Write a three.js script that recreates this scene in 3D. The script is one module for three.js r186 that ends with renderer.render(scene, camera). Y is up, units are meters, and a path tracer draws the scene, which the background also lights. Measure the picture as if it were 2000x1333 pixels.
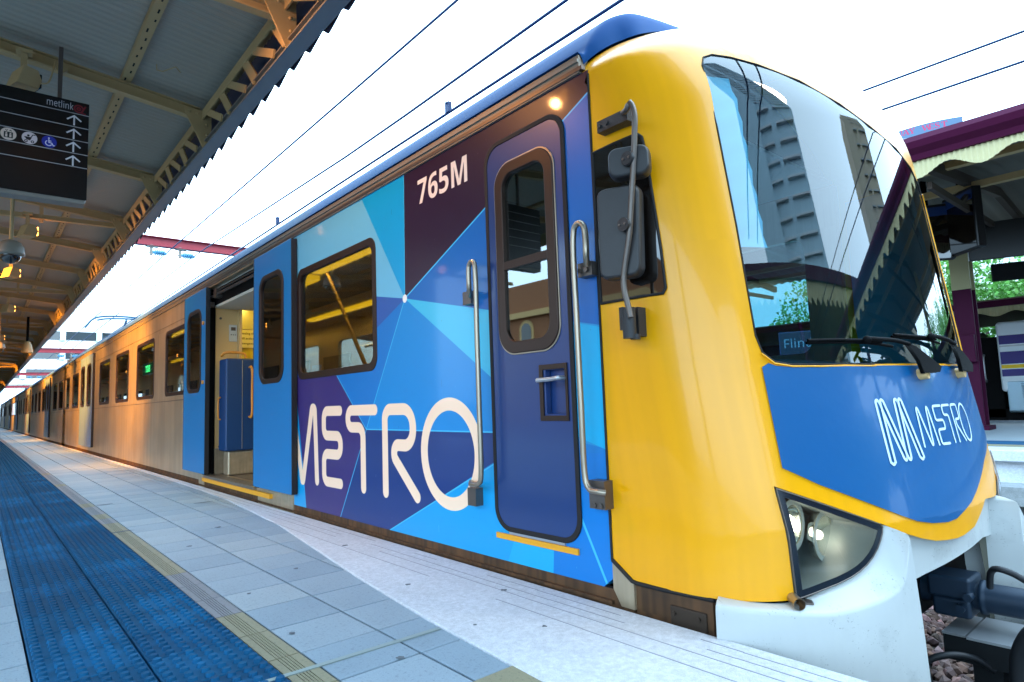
import * as THREE from 'three';
import { mergeGeometries } from 'three/addons/utils/BufferGeometryUtils.js';
import { RoundedBoxGeometry } from 'three/addons/geometries/RoundedBoxGeometry.js';
import { RectAreaLightUniformsLib } from 'three/addons/lights/RectAreaLightUniformsLib.js';

// ---------------------------------------------------------------- camera, sky, sun, exposure
const scene = new THREE.Scene();
const camera = new THREE.PerspectiveCamera(57.59, 1024 / 682, 0.05, 3000);
camera.rotation.order = 'YXZ';
camera.position.set(0, 0.84, 0);
camera.rotation.set(0.09631, -0.71270, -0.03638);
scene.add(camera);
const renderer = new THREE.WebGLRenderer({ antialias: true });
renderer.setSize(1024, 682);
renderer.shadowMap.enabled = true;
renderer.toneMapping = THREE.LinearToneMapping;
renderer.toneMappingExposure = 2.5;
RectAreaLightUniformsLib.init();
{ // bright overcast: pale blue-white all round, a little stronger overhead
  const W = 64, H = 32, d = new Float32Array(W * H * 4);
  for (let j = 0; j < H; j++) for (let i = 0; i < W; i++) {
    const el = (j + 0.5) / H * 2 - 1, k = el > 0 ? 1.0 + 0.35 * el : 0.35, o = (j * W + i) * 4;
    d[o] = 1.36 * k; d[o + 1] = 2.0 * k; d[o + 2] = 2.6 * k; d[o + 3] = 1;
  }
  const t = new THREE.DataTexture(d, W, H, THREE.RGBAFormat, THREE.FloatType);
  t.mapping = THREE.EquirectangularReflectionMapping; t.magFilter = THREE.LinearFilter; t.minFilter = THREE.LinearFilter; t.needsUpdate = true;
  scene.background = t; scene.environment = t;
}
const sun = new THREE.DirectionalLight(0xffeacb, 1.5);
sun.position.set(34, 64, 70); sun.castShadow = true; sun.shadow.radius = 30;
sun.shadow.camera.left = sun.shadow.camera.bottom = -60; sun.shadow.camera.right = sun.shadow.camera.top = 60;
sun.shadow.camera.far = 300; sun.shadow.mapSize.set(2048, 2048);
scene.add(sun, sun.target);

// ---------------------------------------------------------------- helpers
let seed = 7;
const rnd = () => { seed = (seed * 1664525 + 1013904223) >>> 0; return seed / 4294967296; };
const used = {};
const numbered = (n) => { used[n] = (used[n] ?? -1) + 1; return used[n] ? n + '_' + String(used[n]).padStart(3, '0') : n; };
function tag(o, label, category, group) { o.userData.label = label; o.userData.category = category; if (group) o.userData.group = group; return o; }
function thing(name, label, category, pos = [0, 0, 0], group) {
  const o = new THREE.Group(); o.name = numbered(name); o.position.set(...pos); scene.add(o);
  return tag(o, label, category, group);
}
function structure(name, pos = [0, 0, 0]) { const o = new THREE.Group(); o.name = numbered(name); o.userData.kind = 'structure'; o.position.set(...pos); scene.add(o); return o; }
function boxUV(g) { // texture coordinates in metres, from the side each face looks to
  if (g.index) g = g.toNonIndexed(); const p = g.attributes.position, uv = new Float32Array(p.count * 2), a = V(0, 0, 0), b = V(0, 0, 0), c = V(0, 0, 0);
  for (let i = 0; i < p.count; i += 3) { a.fromBufferAttribute(p, i); b.fromBufferAttribute(p, i + 1).sub(a); c.fromBufferAttribute(p, i + 2).sub(a); b.cross(c); const x = Math.abs(b.x), y = Math.abs(b.y), z = Math.abs(b.z), k = x > y && x > z ? [2, 1] : y > z ? [0, 2] : [0, 1]; for (let j = 0; j < 3; j++) { const q = [p.getX(i + j), p.getY(i + j), p.getZ(i + j)]; uv[(i + j) * 2] = q[k[0]]; uv[(i + j) * 2 + 1] = q[k[1]]; } }
  g.setAttribute('uv', new THREE.BufferAttribute(uv, 2)); return g;
}
const METRIC = ['concrete', 'coping', 'paver', 'paver2', 'paver3', 'brown', 'ballastGround', 'stripYellow', 'stripGrey', 'brick'];
function part(name, geo, mat, parent, label) {
  if (Array.isArray(geo)) geo = merge(geo);
  if (METRIC.some((k) => M[k] === mat)) geo = geo.userData.metric ?? (geo.userData.metric = boxUV(geo));
  const m = new THREE.Mesh(geo, mat); m.name = numbered(name); m.castShadow = m.receiveShadow = true; parent.add(m);
  if (label) m.userData.label = label;
  return m;
}
const parts = (name, geos, mat, parent, label) => geos.map((g) => part(name, g, mat, parent, label));
function merge(gs) {
  gs = gs.map((g) => { g = g.index ? g.toNonIndexed() : g; for (const k of Object.keys(g.attributes)) if (!['position', 'normal', 'uv'].includes(k)) g.deleteAttribute(k); if (!g.attributes.uv) g.setAttribute('uv', new THREE.BufferAttribute(new Float32Array(g.attributes.position.count * 2), 2)); return g; });
  return mergeGeometries(gs);
}
const box = (w, h, d, x = 0, y = 0, z = 0) => new THREE.BoxGeometry(w, h, d).translate(x, y, z);
const bx = (x0, x1, y0, y1, z0, z1) => box(x1 - x0, y1 - y0, z1 - z0, (x0 + x1) / 2, (y0 + y1) / 2, (z0 + z1) / 2);
const rbx = (x0, x1, y0, y1, z0, z1, r = 0.01, s = 2) => new RoundedBoxGeometry(x1 - x0, y1 - y0, z1 - z0, s, r).translate((x0 + x1) / 2, (y0 + y1) / 2, (z0 + z1) / 2);
const V = (x, y, z) => new THREE.Vector3(x, y, z);
function tube(pts, r, seg = 32, rs = 10, smooth = true) {
  const c = smooth ? new THREE.CatmullRomCurve3(pts.map((p) => V(...p)), false, 'centripetal') : polyCurve(pts);
  return new THREE.TubeGeometry(c, seg, r, rs, false);
}
function polyCurve(pts) { const c = new THREE.CurvePath(); for (let i = 1; i < pts.length; i++) c.add(new THREE.LineCurve3(V(...pts[i - 1]), V(...pts[i]))); return c; }
function bar(a, b, w, h) { // box beam from a to b
  const A = V(...a), B = V(...b), L = A.distanceTo(B), g = new THREE.BoxGeometry(w, h, L);
  const m = new THREE.Matrix4().lookAt(A, B, V(0, 1, 0.001)); g.applyMatrix4(m); g.translate((A.x + B.x) / 2, (A.y + B.y) / 2, (A.z + B.z) / 2); return g;
}
function rod(a, b, r, n = 8) {
  const A = V(...a), B = V(...b), L = A.distanceTo(B), g = new THREE.CylinderGeometry(r, r, L, n);
  const q = new THREE.Quaternion().setFromUnitVectors(V(0, 1, 0), B.clone().sub(A).normalize()); g.applyQuaternion(q); g.translate((A.x + B.x) / 2, (A.y + B.y) / 2, (A.z + B.z) / 2); return g;
}
function rrect(x0, x1, y0, y1, r, P = THREE.Shape) {
  const s = new P(); s.moveTo(x0 + r, y0); s.lineTo(x1 - r, y0); s.absarc(x1 - r, y0 + r, r, -Math.PI / 2, 0); s.lineTo(x1, y1 - r); s.absarc(x1 - r, y1 - r, r, 0, Math.PI / 2);
  s.lineTo(x0 + r, y1); s.absarc(x0 + r, y1 - r, r, Math.PI / 2, Math.PI); s.lineTo(x0, y0 + r); s.absarc(x0 + r, y0 + r, r, Math.PI, 1.5 * Math.PI); return s;
}
const poly = (pts, P = THREE.Shape) => { const s = new P(); pts.forEach((p, i) => i ? s.lineTo(...p) : s.moveTo(...p)); s.closePath(); return s; };
// a shape drawn in (z, y), standing in the plane x = X with its face turned to -x
function sideways(shape, depth, X, bevel = 0) {
  const g = new THREE.ExtrudeGeometry(shape, { depth: depth - bevel * 2, bevelEnabled: bevel > 0, bevelSize: bevel, bevelThickness: bevel, bevelSegments: 2, curveSegments: 8 });
  return g.translate(0, 0, bevel).rotateY(-Math.PI / 2).translate(X + depth, 0, 0);
}
const frontways = (shape, depth, Z) => new THREE.ExtrudeGeometry(shape, { depth, bevelEnabled: false, curveSegments: 10 }).translate(0, 0, Z - depth); // face +z at Z

// ---------------------------------------------------------------- textures
function hash(i, j, s) { let n = (i * 374761393 + j * 668265263 + s * 1274126177) | 0; n = (n ^ (n >>> 13)) * 1274126177 | 0; return ((n ^ (n >>> 16)) >>> 0) / 4294967296; }
function vnoise(x, y, p, s) { // tiles with period p
  const i = Math.floor(x), j = Math.floor(y), f = x - i, g = y - j, u = f * f * (3 - 2 * f), v = g * g * (3 - 2 * g), m = (a) => ((a % p) + p) % p;
  const a = hash(m(i), m(j), s), b = hash(m(i + 1), m(j), s), c = hash(m(i), m(j + 1), s), d = hash(m(i + 1), m(j + 1), s);
  return a + (b - a) * u + (c - a) * v + (a - b - c + d) * u * v;
}
function fbm(u, v, p, oct, s) { let t = 0, w = 0.5; for (let o = 0; o < oct; o++) { t += w * vnoise(u * p, v * p, p, s + o); p *= 2; w *= 0.5; } return t / (1 - Math.pow(0.5, oct)); }
function dtex(n, fn, srgb, m = n) {
  const d = new Uint8Array(n * m * 4);
  for (let j = 0; j < m; j++) for (let i = 0; i < n; i++) { const c = fn(i / n, j / m), o = (j * n + i) * 4; for (let k = 0; k < 3; k++) d[o + k] = Math.max(0, Math.min(255, (c.length ? c[k] : c) * 255)); d[o + 3] = 255; }
  const t = new THREE.DataTexture(d, n, m); t.wrapS = t.wrapT = THREE.RepeatWrapping; t.magFilter = THREE.LinearFilter; t.minFilter = THREE.LinearMipmapLinearFilter; t.generateMipmaps = true;
  if (srgb) t.colorSpace = THREE.SRGBColorSpace; t.needsUpdate = true; return t;
}
const rep = (t, x, y) => { const c = t.clone(); c.repeat.set(x, y ?? x); c.needsUpdate = true; return c; };
function canvasTex(w, h, draw) {
  const c = document.createElement('canvas'); c.width = w; c.height = h; draw(c.getContext('2d'), w, h);
  const t = new THREE.CanvasTexture(c); t.colorSpace = THREE.SRGBColorSpace; t.anisotropy = 8; return t;
}
const mixc = (a, b, t) => a.map((v, k) => v + (b[k] - v) * t);
const tNoise = dtex(256, (u, v) => fbm(u, v, 6, 6, 3), false);
const tGrain = dtex(256, (u, v) => 0.5 * hash(Math.floor(u * 256), Math.floor(v * 256), 9) + 0.5 * fbm(u, v, 32, 3, 21), false);
const tSpeck = dtex(512, (u, v) => { // terrazzo paver
  const g = fbm(u, v, 5, 4, 11), s = hash(Math.floor(u * 512), Math.floor(v * 512), 5), b = fbm(u, v, 150, 2, 31);
  let k = 0.86 + 0.05 * (g - 0.5) + 0.07 * (s - 0.5); if (b > 0.7) k -= 0.3 * (b - 0.66) * 2; return [k, k, k * 0.99];
}, true);
const tConc = dtex(512, (u, v) => { const g = fbm(u, v, 4, 6, 41), s = hash(Math.floor(u * 512), Math.floor(v * 512), 15), f = fbm(u, v, 60, 3, 43); const k = 0.88 + 0.07 * (g - 0.5) + 0.12 * (s - 0.5) + 0.14 * (f - 0.5); return [k, k, k]; }, true);
const tDirt = dtex(512, (u, v) => { // white paint with fine specks and scuffs
  const g = fbm(u, v, 4, 5, 61), f = fbm(u, v, 160, 2, 63), w = fbm(u, v, 9, 4, 65), st = vnoise(u * 40, v * 5, 40, 67); let k = 0.97 - 0.04 * (g - 0.4); if (f > 0.77 && w > 0.52) k -= (f - 0.77) * 2.0; if (w > 0.62) k -= (w - 0.62) * 0.3; k -= 0.025 * st * w; return [k, k, k * 0.985];
}, true);
const tBrush = dtex(512, (u, v) => { // vertical run marks on brushed steel
  const a = vnoise(u * 90, v * 3, 90, 71), b = vnoise(u * 30, v * 2, 30, 73), c = fbm(u, v, 5, 4, 75); return 0.30 + 0.16 * a * b + 0.12 * c;
}, false);
const tBrushC = dtex(512, (u, v) => { const a = vnoise(u * 120, v * 2, 120, 171), b = vnoise(u * 26, v * 2, 26, 173), c = fbm(u, v, 5, 4, 175); const k = 0.74 + 0.035 * (a - 0.5) + 0.05 * (b - 0.5) + 0.12 * (c - 0.5); return [k, k * 0.985, k * 0.96]; }, true);
const tPaint = dtex(256, (u, v) => { const a = fbm(u, v, 4, 5, 191), st = vnoise(u * 70, v * 2, 70, 193), sp = fbm(u, v, 90, 2, 195); let k = 0.985 - 0.03 * a - 0.025 * st; return [k, k, k]; }, true);
const tTact = dtex(256, (u, v) => { const a = fbm(u, v, 5, 5, 91), b = fbm(u, v, 40, 2, 93); const k = 0.84 + 0.14 * (a - 0.5) + 0.10 * (b - 0.5) + (a > 0.6 ? (a - 0.6) * 0.9 : 0); return [k, k, k]; }, true);
const tRust = dtex(256, (u, v) => { const a = fbm(u, v, 5, 5, 81), b = vnoise(u * 60, v * 3, 60, 83); const k = 0.6 + 0.5 * (a - 0.5) + 0.25 * (b - 0.5); return [0.50 * k, 0.34 * k, 0.20 * k]; }, true);

// ---------------------------------------------------------------- materials
const M = {};
const std = (n, color, rough = 0.6, metal = 0, more = {}) => M[n] = new THREE.MeshStandardMaterial({ color, roughness: rough, metalness: metal, side: THREE.DoubleSide, ...more });
const phys = (n, color, rough, more = {}) => M[n] = new THREE.MeshPhysicalMaterial({ color, roughness: rough, side: THREE.DoubleSide, ...more });
phys('yellow', 0xffae00, 0.3, { specularIntensity: 0.75, map: rep(tPaint, 0.7), ior: 1.5, clearcoat: 0.25, clearcoatRoughness: 0.05, bumpMap: rep(tNoise, 1), bumpScale: 0.0006 });
phys('blue', 0x00568e, 0.34, { clearcoat: 0.35, clearcoatRoughness: 0.05, bumpMap: rep(tNoise, 1.5), bumpScale: 0.0016 });
phys('roofBlue', 0x08447e, 0.6, { specularIntensity: 0.25 });
phys('navy', 0x14366e, 0.36, { clearcoat: 0.5, clearcoatRoughness: 0.12 });
phys('doorBlue', 0x0076b6, 0.42, { clearcoat: 0.15, clearcoatRoughness: 0.15 });
phys('doorLav', 0x6f8fc4, 0.4, { clearcoat: 0.3, clearcoatRoughness: 0.2 });
std('stainless', 0xffeccc, 0.9, 0.6, { map: tBrushC, roughnessMap: tBrush });
phys('roofGrey', 0x3f5f80, 0.65, { specularIntensity: 0.25 });
std('steel', 0xa89a88, 0.34, 0.9);
std('steelDark', 0x6f6660, 0.42, 0.8);
std('alu', 0xb9bcc0, 0.4, 0.8);
std('gutterMetal', 0x8a8276, 0.5, 0.4);
std('brown', 0xffffff, 0.7, 0.1, { map: tRust });
std('darkBrown', 0x3a2d22, 0.7, 0.1);
phys('black', 0x060608, 0.75, { specularIntensity: 0.3 });
std('rubber', 0x141012, 0.7);
std('frameBrown', 0x3a2a22, 0.38, 0.5);
std('mirrorBlack', 0x2c2a2b, 0.42, 0, { bumpMap: rep(tGrain, 3), bumpScale: 0.0006 });
std('white', 0xc2c6c8, 0.5, 0, { map: rep(tDirt, 1.2) });
std('letter', 0xf2dfcb, 0.45);
std('plainWhite', 0xc8ccce, 0.5);
std('paleBlueWhite', 0xcfe4ee, 0.5);
std('orangeRail', 0xd98a2c, 0.45);
std('creamPanel', 0xdcb478, 0.5);
std('seatBlue', 0x1b3f86, 0.6);
std('screenBlue', 0x0a3a6c, 0.45);
std('floorDark', 0x57504a, 0.5);
std('yellowEdge', 0xe9a21c, 0.5);
std('poleYellow', 0xc99a1e, 0.4);
std('ceilWhite', 0xcfcabb, 0.6);
std('curtain', 0xdfe7ec, 0.8);
phys('glassDark', 0xb0aca4, 0.015, { transmission: 1, thickness: 0, ior: 2.05 });
phys('glassCrew', 0xa6b0a0, 0.015, { transmission: 1, thickness: 0, ior: 2.3 });
phys('glassScreen', 0x86c6d6, 0.01, { transmission: 1, thickness: 0, ior: 1.75, specularColor: 0xb8e8ff });
phys('glassClear', 0xe4ecec, 0.02, { transmission: 1, thickness: 0, ior: 1.5 });
phys('glassBlack', 0x17110d, 0.03, { clearcoat: 1, clearcoatRoughness: 0.02 });
std('canopyCream', 0xac9264, 0.6);
std('canopySheet', 0x9c9484, 0.6);
std('canopyBlueGrey', 0x7a756c, 0.5, 0.1);
std('valanceBlue', 0x4a4a60, 0.6);
std('oppSheet', 0x57544a, 0.7);
std('camGrey', 0x7c766a, 0.5);
std('cabLining', 0x86a6ae, 0.7);
std('slot', 0x1a140e, 0.9);
phys('maroon', 0x42082c, 0.6, { specularIntensity: 0.35 });
std('redBeam', 0x8a1f2e, 0.55);
std('valanceCream', 0xb4aa7e, 0.6);
std('ins', 0x4f92b0, 0.3);
std('pan', 0x1d5570, 0.4, 0.3);
std('wire', 0x0a2a52, 0.6, 0.2);
std('paver', 0x9fb2c2, 0.55, 0, { map: tSpeck, bumpMap: tGrain, bumpScale: 0.0006 });
std('paver2', 0x95aabc, 0.55, 0, { map: tSpeck, bumpMap: tGrain, bumpScale: 0.0006 });
std('paver3', 0xaabac6, 0.55, 0, { map: tSpeck, bumpMap: tGrain, bumpScale: 0.0006 });
phys('tactile', 0x0a5a86, 0.75, { specularIntensity: 0.35, map: tTact, bumpMap: rep(tGrain, 2), bumpScale: 0.0006 });
phys('tactile2', 0x0a527c, 0.75, { specularIntensity: 0.35, map: tTact, bumpMap: rep(tGrain, 2), bumpScale: 0.0006 });
std('stripYellow', 0x9c967a, 0.6, 0, { map: tSpeck });
std('stripGrey', 0x8f9199, 0.6, 0, { map: tSpeck });
std('coping', 0xd8dce4, 0.85, 0, { map: rep(tConc, 1.1), bumpMap: rep(tGrain, 2.2), bumpScale: 0.004 });
std('joint', 0x1b2732, 0.9);
std('scuff', 0x5a6066, 0.9);
std('jointCover', 0x8b9896, 0.5, 0.3); std('grooveDirt', 0x8c8f98, 0.9);
std('concrete', 0x9aa0a2, 0.85, 0, { map: rep(tConc, 0.4) });
std('ballastGround', 0x2c2620, 0.95, 0, { map: rep(tConc, 0.8) });
std('rail', 0x6e5a4a, 0.4, 0.8);
std('signBlack', 0x08080a, 0.35);
std('brick', 0x8d5d3e, 0.9);
std('wallCream', 0xc0a06c, 0.8);
std('coupler', 0x15283a, 0.5, 0.3);
std('couplerDark', 0x14181c, 0.6, 0.3);
std('olive', 0x4a4a3e, 0.8);
std('hose', 0x0d1016, 0.55);
const glow = (n, color, k) => M[n] = new THREE.MeshStandardMaterial({ color: 0x000000, emissive: color, emissiveIntensity: k, roughness: 1 });
glow('sodium', 0xffa640, 6);
glow('strip', 0xffd21a, 1.7);
std('housing', 0x747c7a, 0.45); std('housingRing', 0xb8bcb4, 0.4); std('lensBorder', 0x0e1a26, 0.25);
glow('headBulb', 0xfff4e0, 4);
glow('exitGlow', 0x19c05a, 1.5);

// ================================================================ THE SETTING: platforms, ground, track
const EDGE = 1.954, TRACK_Y = -1.06;
{ // the station's ground and the stone bed of the tracks
  const g = structure('ground');
  part('ground_sheet', new THREE.PlaneGeometry(1600, 1600).rotateX(-Math.PI / 2).translate(0, TRACK_Y - 0.06, 0), M.ballastGround, g);
  const stoneG = []; for (let k = 0; k < 3; k++) { const s = new THREE.IcosahedronGeometry(0.033, 0), p = s.attributes.position; for (let i = 0; i < p.count; i++) { const x = p.getX(i), y = p.getY(i), z = p.getZ(i), f = 0.72 + 0.5 * hash(Math.round(x * 900), Math.round(y * 900) + Math.round(z * 700) * 3, k); p.setXYZ(i, x * f * 1.25, y * f * 0.8, z * f); } s.computeVertexNormals(); stoneG.push(s); }
  const stones = new THREE.Group(); stones.name = 'ballast'; stones.userData.kind = 'stuff'; tag(stones, 'loose brown and grey stones of the track bed below the train nose', 'ballast'); scene.add(stones);
  std('stone', 0xffffff, 0.9);
  for (let k = 0; k < 3; k++) {
    const N = 2600, im = new THREE.InstancedMesh(stoneG[k], M.stone, N), m = new THREE.Matrix4(), q = new THREE.Quaternion(), e = new THREE.Euler(), c = new THREE.Color();
    for (let i = 0; i < N; i++) { e.set(rnd() * 6, rnd() * 6, rnd() * 6); q.setFromEuler(e); const s = 0.7 + rnd() * 0.9; m.compose(V(4.0 + rnd() * 4.6, TRACK_Y - 0.045 + rnd() * 0.035, -4.2 + rnd() * 5), q, V(s, s, s)); im.setMatrixAt(i, m); const t = 0.022 + rnd() * rnd() * 0.11; c.setRGB(t * (1.3 + rnd() * 0.5), t * 0.85, t * (0.55 + rnd() * 0.3)); im.setColorAt(i, c); }
    im.name = 'stones'; im.castShadow = im.receiveShadow = true; stones.add(im);
  }
}
for (const [tx, nm] of [[3.323, 0], [7.3, 1]]) { // rails on sleepers
  const g = structure('railway_track');
  for (const s of [-0.76, 0.76]) part('rail', merge([bx(tx + s - 0.035, tx + s + 0.035, TRACK_Y + 0.10, TRACK_Y + 0.14, -90, 12), bx(tx + s - 0.01, tx + s + 0.01, TRACK_Y + 0.02, TRACK_Y + 0.10, -90, 12), bx(tx + s - 0.07, tx + s + 0.07, TRACK_Y - 0.01, TRACK_Y + 0.02, -90, 12)]), M.rail, g);
  const sl = []; for (let k = 0; k < 30; k++) sl.push(bx(tx - 1.25, tx + 1.25, TRACK_Y - 0.09, TRACK_Y - 0.012, 4 - k * 0.68 - 0.12, 4 - k * 0.68 + 0.12));
  part('sleepers', sl, M.concrete, g).userData.kind = 'stuff';
}
{ // our platform: paving laid piece by piece on a dark bed
  const g = structure('platform');
  part('platform_body', merge([bx(-5, EDGE - 0.02, TRACK_Y, -0.042, -120, 8)]), M.concrete, g);
  part('bed', bx(-5, EDGE - 0.03, -0.042, -0.018, -120, 8), M.joint, g);
  const P = 0.3035, Z0 = -2.503, ROWS = 34;                       // joints at Z0 + k * P
  const tile = (w, d = P) => { const x = new RoundedBoxGeometry(w - 0.009, 0.028, d - 0.007, 1, 0.003); const uv = x.attributes.uv, p = x.attributes.position; for (let i = 0; i < uv.count; i++) uv.setXY(i, p.getX(i) * 1.6, p.getZ(i) * 1.6); return x; };
  const vary = (g, n) => Array.from({ length: n }, (_, i) => { const q = boxUV(g.clone()), uv = q.attributes.uv; for (let j = 0; j < uv.count; j++) uv.setXY(j, uv.getX(j) + i * 0.37, uv.getY(j) + i * 0.53); q.userData.metric = q; return q; });
  const tileG = {}, tileV = {}; const pv = [M.paver, M.paver2, M.paver3, M.paver];
  const cols = [[-0.442, -0.137], [-0.137, 0.168], [0.880, 1.178], [1.178, 1.478], [1.478, 1.778], [1.778, EDGE - 0.035]];
  const copX = (z) => z > -8.3 ? Math.min(1.30 + 0.105 * Math.max(0, -1.44 - z), 2.2) : 1.9;
  const rest = [];
  for (const [x0, x1] of cols) {
    tileG[x0] ??= tile(x1 - x0); tileV[x0] ??= vary(tileG[x0], 5);
    for (let k = -11; k < 190; k++) {
      const zc = Z0 - (k + 0.5) * P + P * 0;
      if (zc > 0.9) continue;
      if (x0 > 1.1 && x0 > copX(zc) + 0.1 && zc > -8.3) continue;
      if (x0 < 0.1 && zc < -9) { rest.push(tileG[x0].clone().translate((x0 + x1) / 2, -0.0145, zc)); continue; }
      if (k < ROWS) { const m = part('paving_tile', tileV[x0][Math.floor(hash(k, Math.round(x0 * 10), 4) * 5)], pv[Math.floor(hash(k, Math.round(x0 * 10), 3) * 4)], g); m.position.set((x0 + x1) / 2, -0.0145 + (hash(k, x0 * 10, 8) - 0.5) * 0.0022, zc); }
      else rest.push(tileG[x0].clone().translate((x0 + x1) / 2, -0.0145, zc));
    }
  }
  part('paving_rest', rest, M.paver, g).userData.kind = 'stuff';
  part('paving_behind', bx(-5, -0.445, -0.018, -0.001, -120, 8), M.paver2, g);
  part('paving_far', bx(-0.44, EDGE - 0.035, -0.018, -0.003, -120, -60.3), M.paver, g);
  // tactile pavers: 6 by 6 raised domes each
  const domes = []; { const base = new RoundedBoxGeometry(0.297, 0.03, P - 0.005, 1, 0.004); domes.push(base);
    for (let a = 0; a < 6; a++) for (let b = 0; b < 6; b++) domes.push(new THREE.CylinderGeometry(0.013, 0.0165, 0.012, 12, 1).translate(-0.125 + a * 0.05, 0.0208, -0.1262 + b * 0.0505)); }
  const tactG = merge(domes), tactV = vary(tactG, 6);
  for (let k = -9; k < 34; k++) for (let c = 0; c < 2; c++) { const m = part('tactile_paver', tactV[Math.floor(hash(k, c, 78) * 6)], hash(k, c, 77) > 0.5 ? M.tactile : M.tactile2, g); m.position.set(0.319 + c * 0.302, -0.0135, Z0 - (k + 0.5) * P); }
  const im = new THREE.InstancedMesh(tactG, M.tactile, 2 * 110); im.name = 'tactile_rest'; im.userData.kind = 'stuff'; { const m = new THREE.Matrix4(); let n = 0; for (let k = 34; k < 144; k++) for (let c = 0; c < 2; c++) im.setMatrixAt(n++, m.makeTranslation(0.319 + c * 0.302, -0.0135, Z0 - (k + 0.5) * P)); } g.add(im);
  part('tactile_far', bx(0.168, 0.77, -0.018, -0.001, -120, -46.3), M.tactile, g);
  // ribbed warning strip: five grooves
  const rib = merge([bx(-0.052, 0.052, -0.014, -0.004, -P / 2 + 0.003, P / 2 - 0.003), ...[[-0.052, -0.026], [-0.0225, -0.0155], [-0.012, -0.005], [-0.0015, 0.0055], [0.009, 0.016], [0.0195, 0.052]].map(([a, b]) => bx(a, b, -0.004, 0.001, -P / 2 + 0.003, P / 2 - 0.003))]);
  const ribs = [];
  for (let k = -9; k < 140; k++) { const z = Z0 - (k + 0.5) * P; if (k < 34) { const m = part('warning_strip', rib, k < -1 ? M.stripYellow : hash(k, 3, 5) > 0.6 ? M.stripYellow : M.stripGrey, g); m.position.set(0.824, 0, z); } else ribs.push(rib.clone().translate(0.824, 0, z)); }
  part('warning_strip_rest', ribs, M.stripGrey, g).userData.kind = 'stuff';
  // rough white coping along the edge, its inner border cut at a slant
  const s = poly([[EDGE, 1.5], [EDGE, -120], [EDGE - 0.06, -120], [EDGE - 0.06, -9.6], [1.99 - 0.1, -8.6], [1.845, -6.4], [1.70, -4.62], [1.455, -2.9], [1.365, -2.12], [1.312, -1.44], [1.25, -0.4], [1.22, 1.5]]);
  const cg = new THREE.ExtrudeGeometry(s, { depth: 0.05, bevelEnabled: true, bevelSize: 0.004, bevelThickness: 0.004, bevelSegments: 1 }).rotateX(Math.PI / 2).scale(1, 1, 1); // y down, z = shape y
  cg.translate(0, 0.004, 0); part('coping', cg, M.coping, g);
  part('joint_cover', bx(0.45, 1.345, 0, 0.004, -0.011, 0.011).rotateY(-0.02).translate(0, 0.0, -2.06), M.jointCover, g);
  { const gl = []; for (const d of [0.055, 0.11, 0.165, 0.26]) for (let z = 0.4; z > -12;) { const len = 0.08 + rnd() * 0.5; if (rnd() > 0.18) { const o = (rnd() - 0.5) * 0.006; gl.push(bx(EDGE - d + o - 0.0022, EDGE - d + o + 0.0022, 0.0082, 0.0093, z - len, z)); } z -= len; } part('worn_groove', gl, M.grooveDirt, g).userData.kind = 'stuff'; }
  // scuffs and flattened gum on the paving
  { const sc = []; for (const [x, z, r] of [[0.83, -5.35, 0.05], [1.63, -6.35, 0.06], [0.95, -7.1, 0.04], [1.30, -3.3, 0.012], [1.05, -4.4, 0.014], [0.93, -2.4, 0.011], [1.72, -3.6, 0.016], [1.55, -2.6, 0.012], [1.10, -1.9, 0.013], [1.8, -2.2, 0.014], [0.98, -3.05, 0.009], [1.36, -4.9, 0.02], [0.02, -3.6, 0.013], [0.1, -4.6, 0.015], [1.62, -1.75, 0.010], [1.45, -1.95, 0.008]]) { const q = []; for (let a = 0; a < 14; a++) { const k = r * (0.6 + 0.7 * rnd()); q.push([x + Math.cos(a * 0.449) * k * (r > 0.03 ? 1.6 : 1), z + Math.sin(a * 0.449) * k * (r > 0.03 ? 0.35 : 1)]); } sc.push(new THREE.ExtrudeGeometry(poly(q), { depth: 0.0012, bevelEnabled: false }).rotateX(Math.PI / 2).translate(0, x > 1.2 && z > -8 ? 0.0092 : 0.0035, 0)); }
    part('scuff_mark', sc, M.scuff, g).userData.kind = 'stuff'; }
  const yt = tile(0.298); for (const z of [-1.585 + 0.15]) { const m = part('yellow_tile', yt, M.stripYellow, g); m.position.set(1.07 + 0.11, -0.0095, z); }
}

// ================================================================ TRAIN
const XS = 2.003, XC = 3.323, A0 = 1.32, YG = 2.27;
const F = { z0: -0.843, Rf: 2.31, rk: 0.12, H: 0.508, pe: 1.649, rq: 0.768, qe: 1.469, rc: 0.419, rk2: 0.156, yt: 1.18 };
function plan(yw) {
  const y = yw - 0.84; let a = A0; if (yw > YG) { const t = Math.min((yw - YG) / F.H, 0.9999); a = A0 * Math.pow(1 - Math.pow(t, F.pe), 1 / F.qe); }
  let z = F.z0 - F.rk * Math.max(y - 0.1, 0) + F.rk2 * Math.max(0.1 - Math.max(y, -0.5), 0); if (y > F.yt) z -= F.rq * (y - F.yt) ** 2;
  const k = a / A0, Rf = F.Rf * Math.max(k, 0.3), rc = Math.min(F.rc, 0.45 * a), dx = a - rc, zc = z - Rf + Math.sqrt((Rf - rc) ** 2 - dx * dx), th = Math.asin(dx / (Rf - rc));
  return { a, z, Rf, rc, dx, zc, th, S1: Rf * th, S2: Rf * th + rc * (Math.PI / 2 - th) };
}
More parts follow.
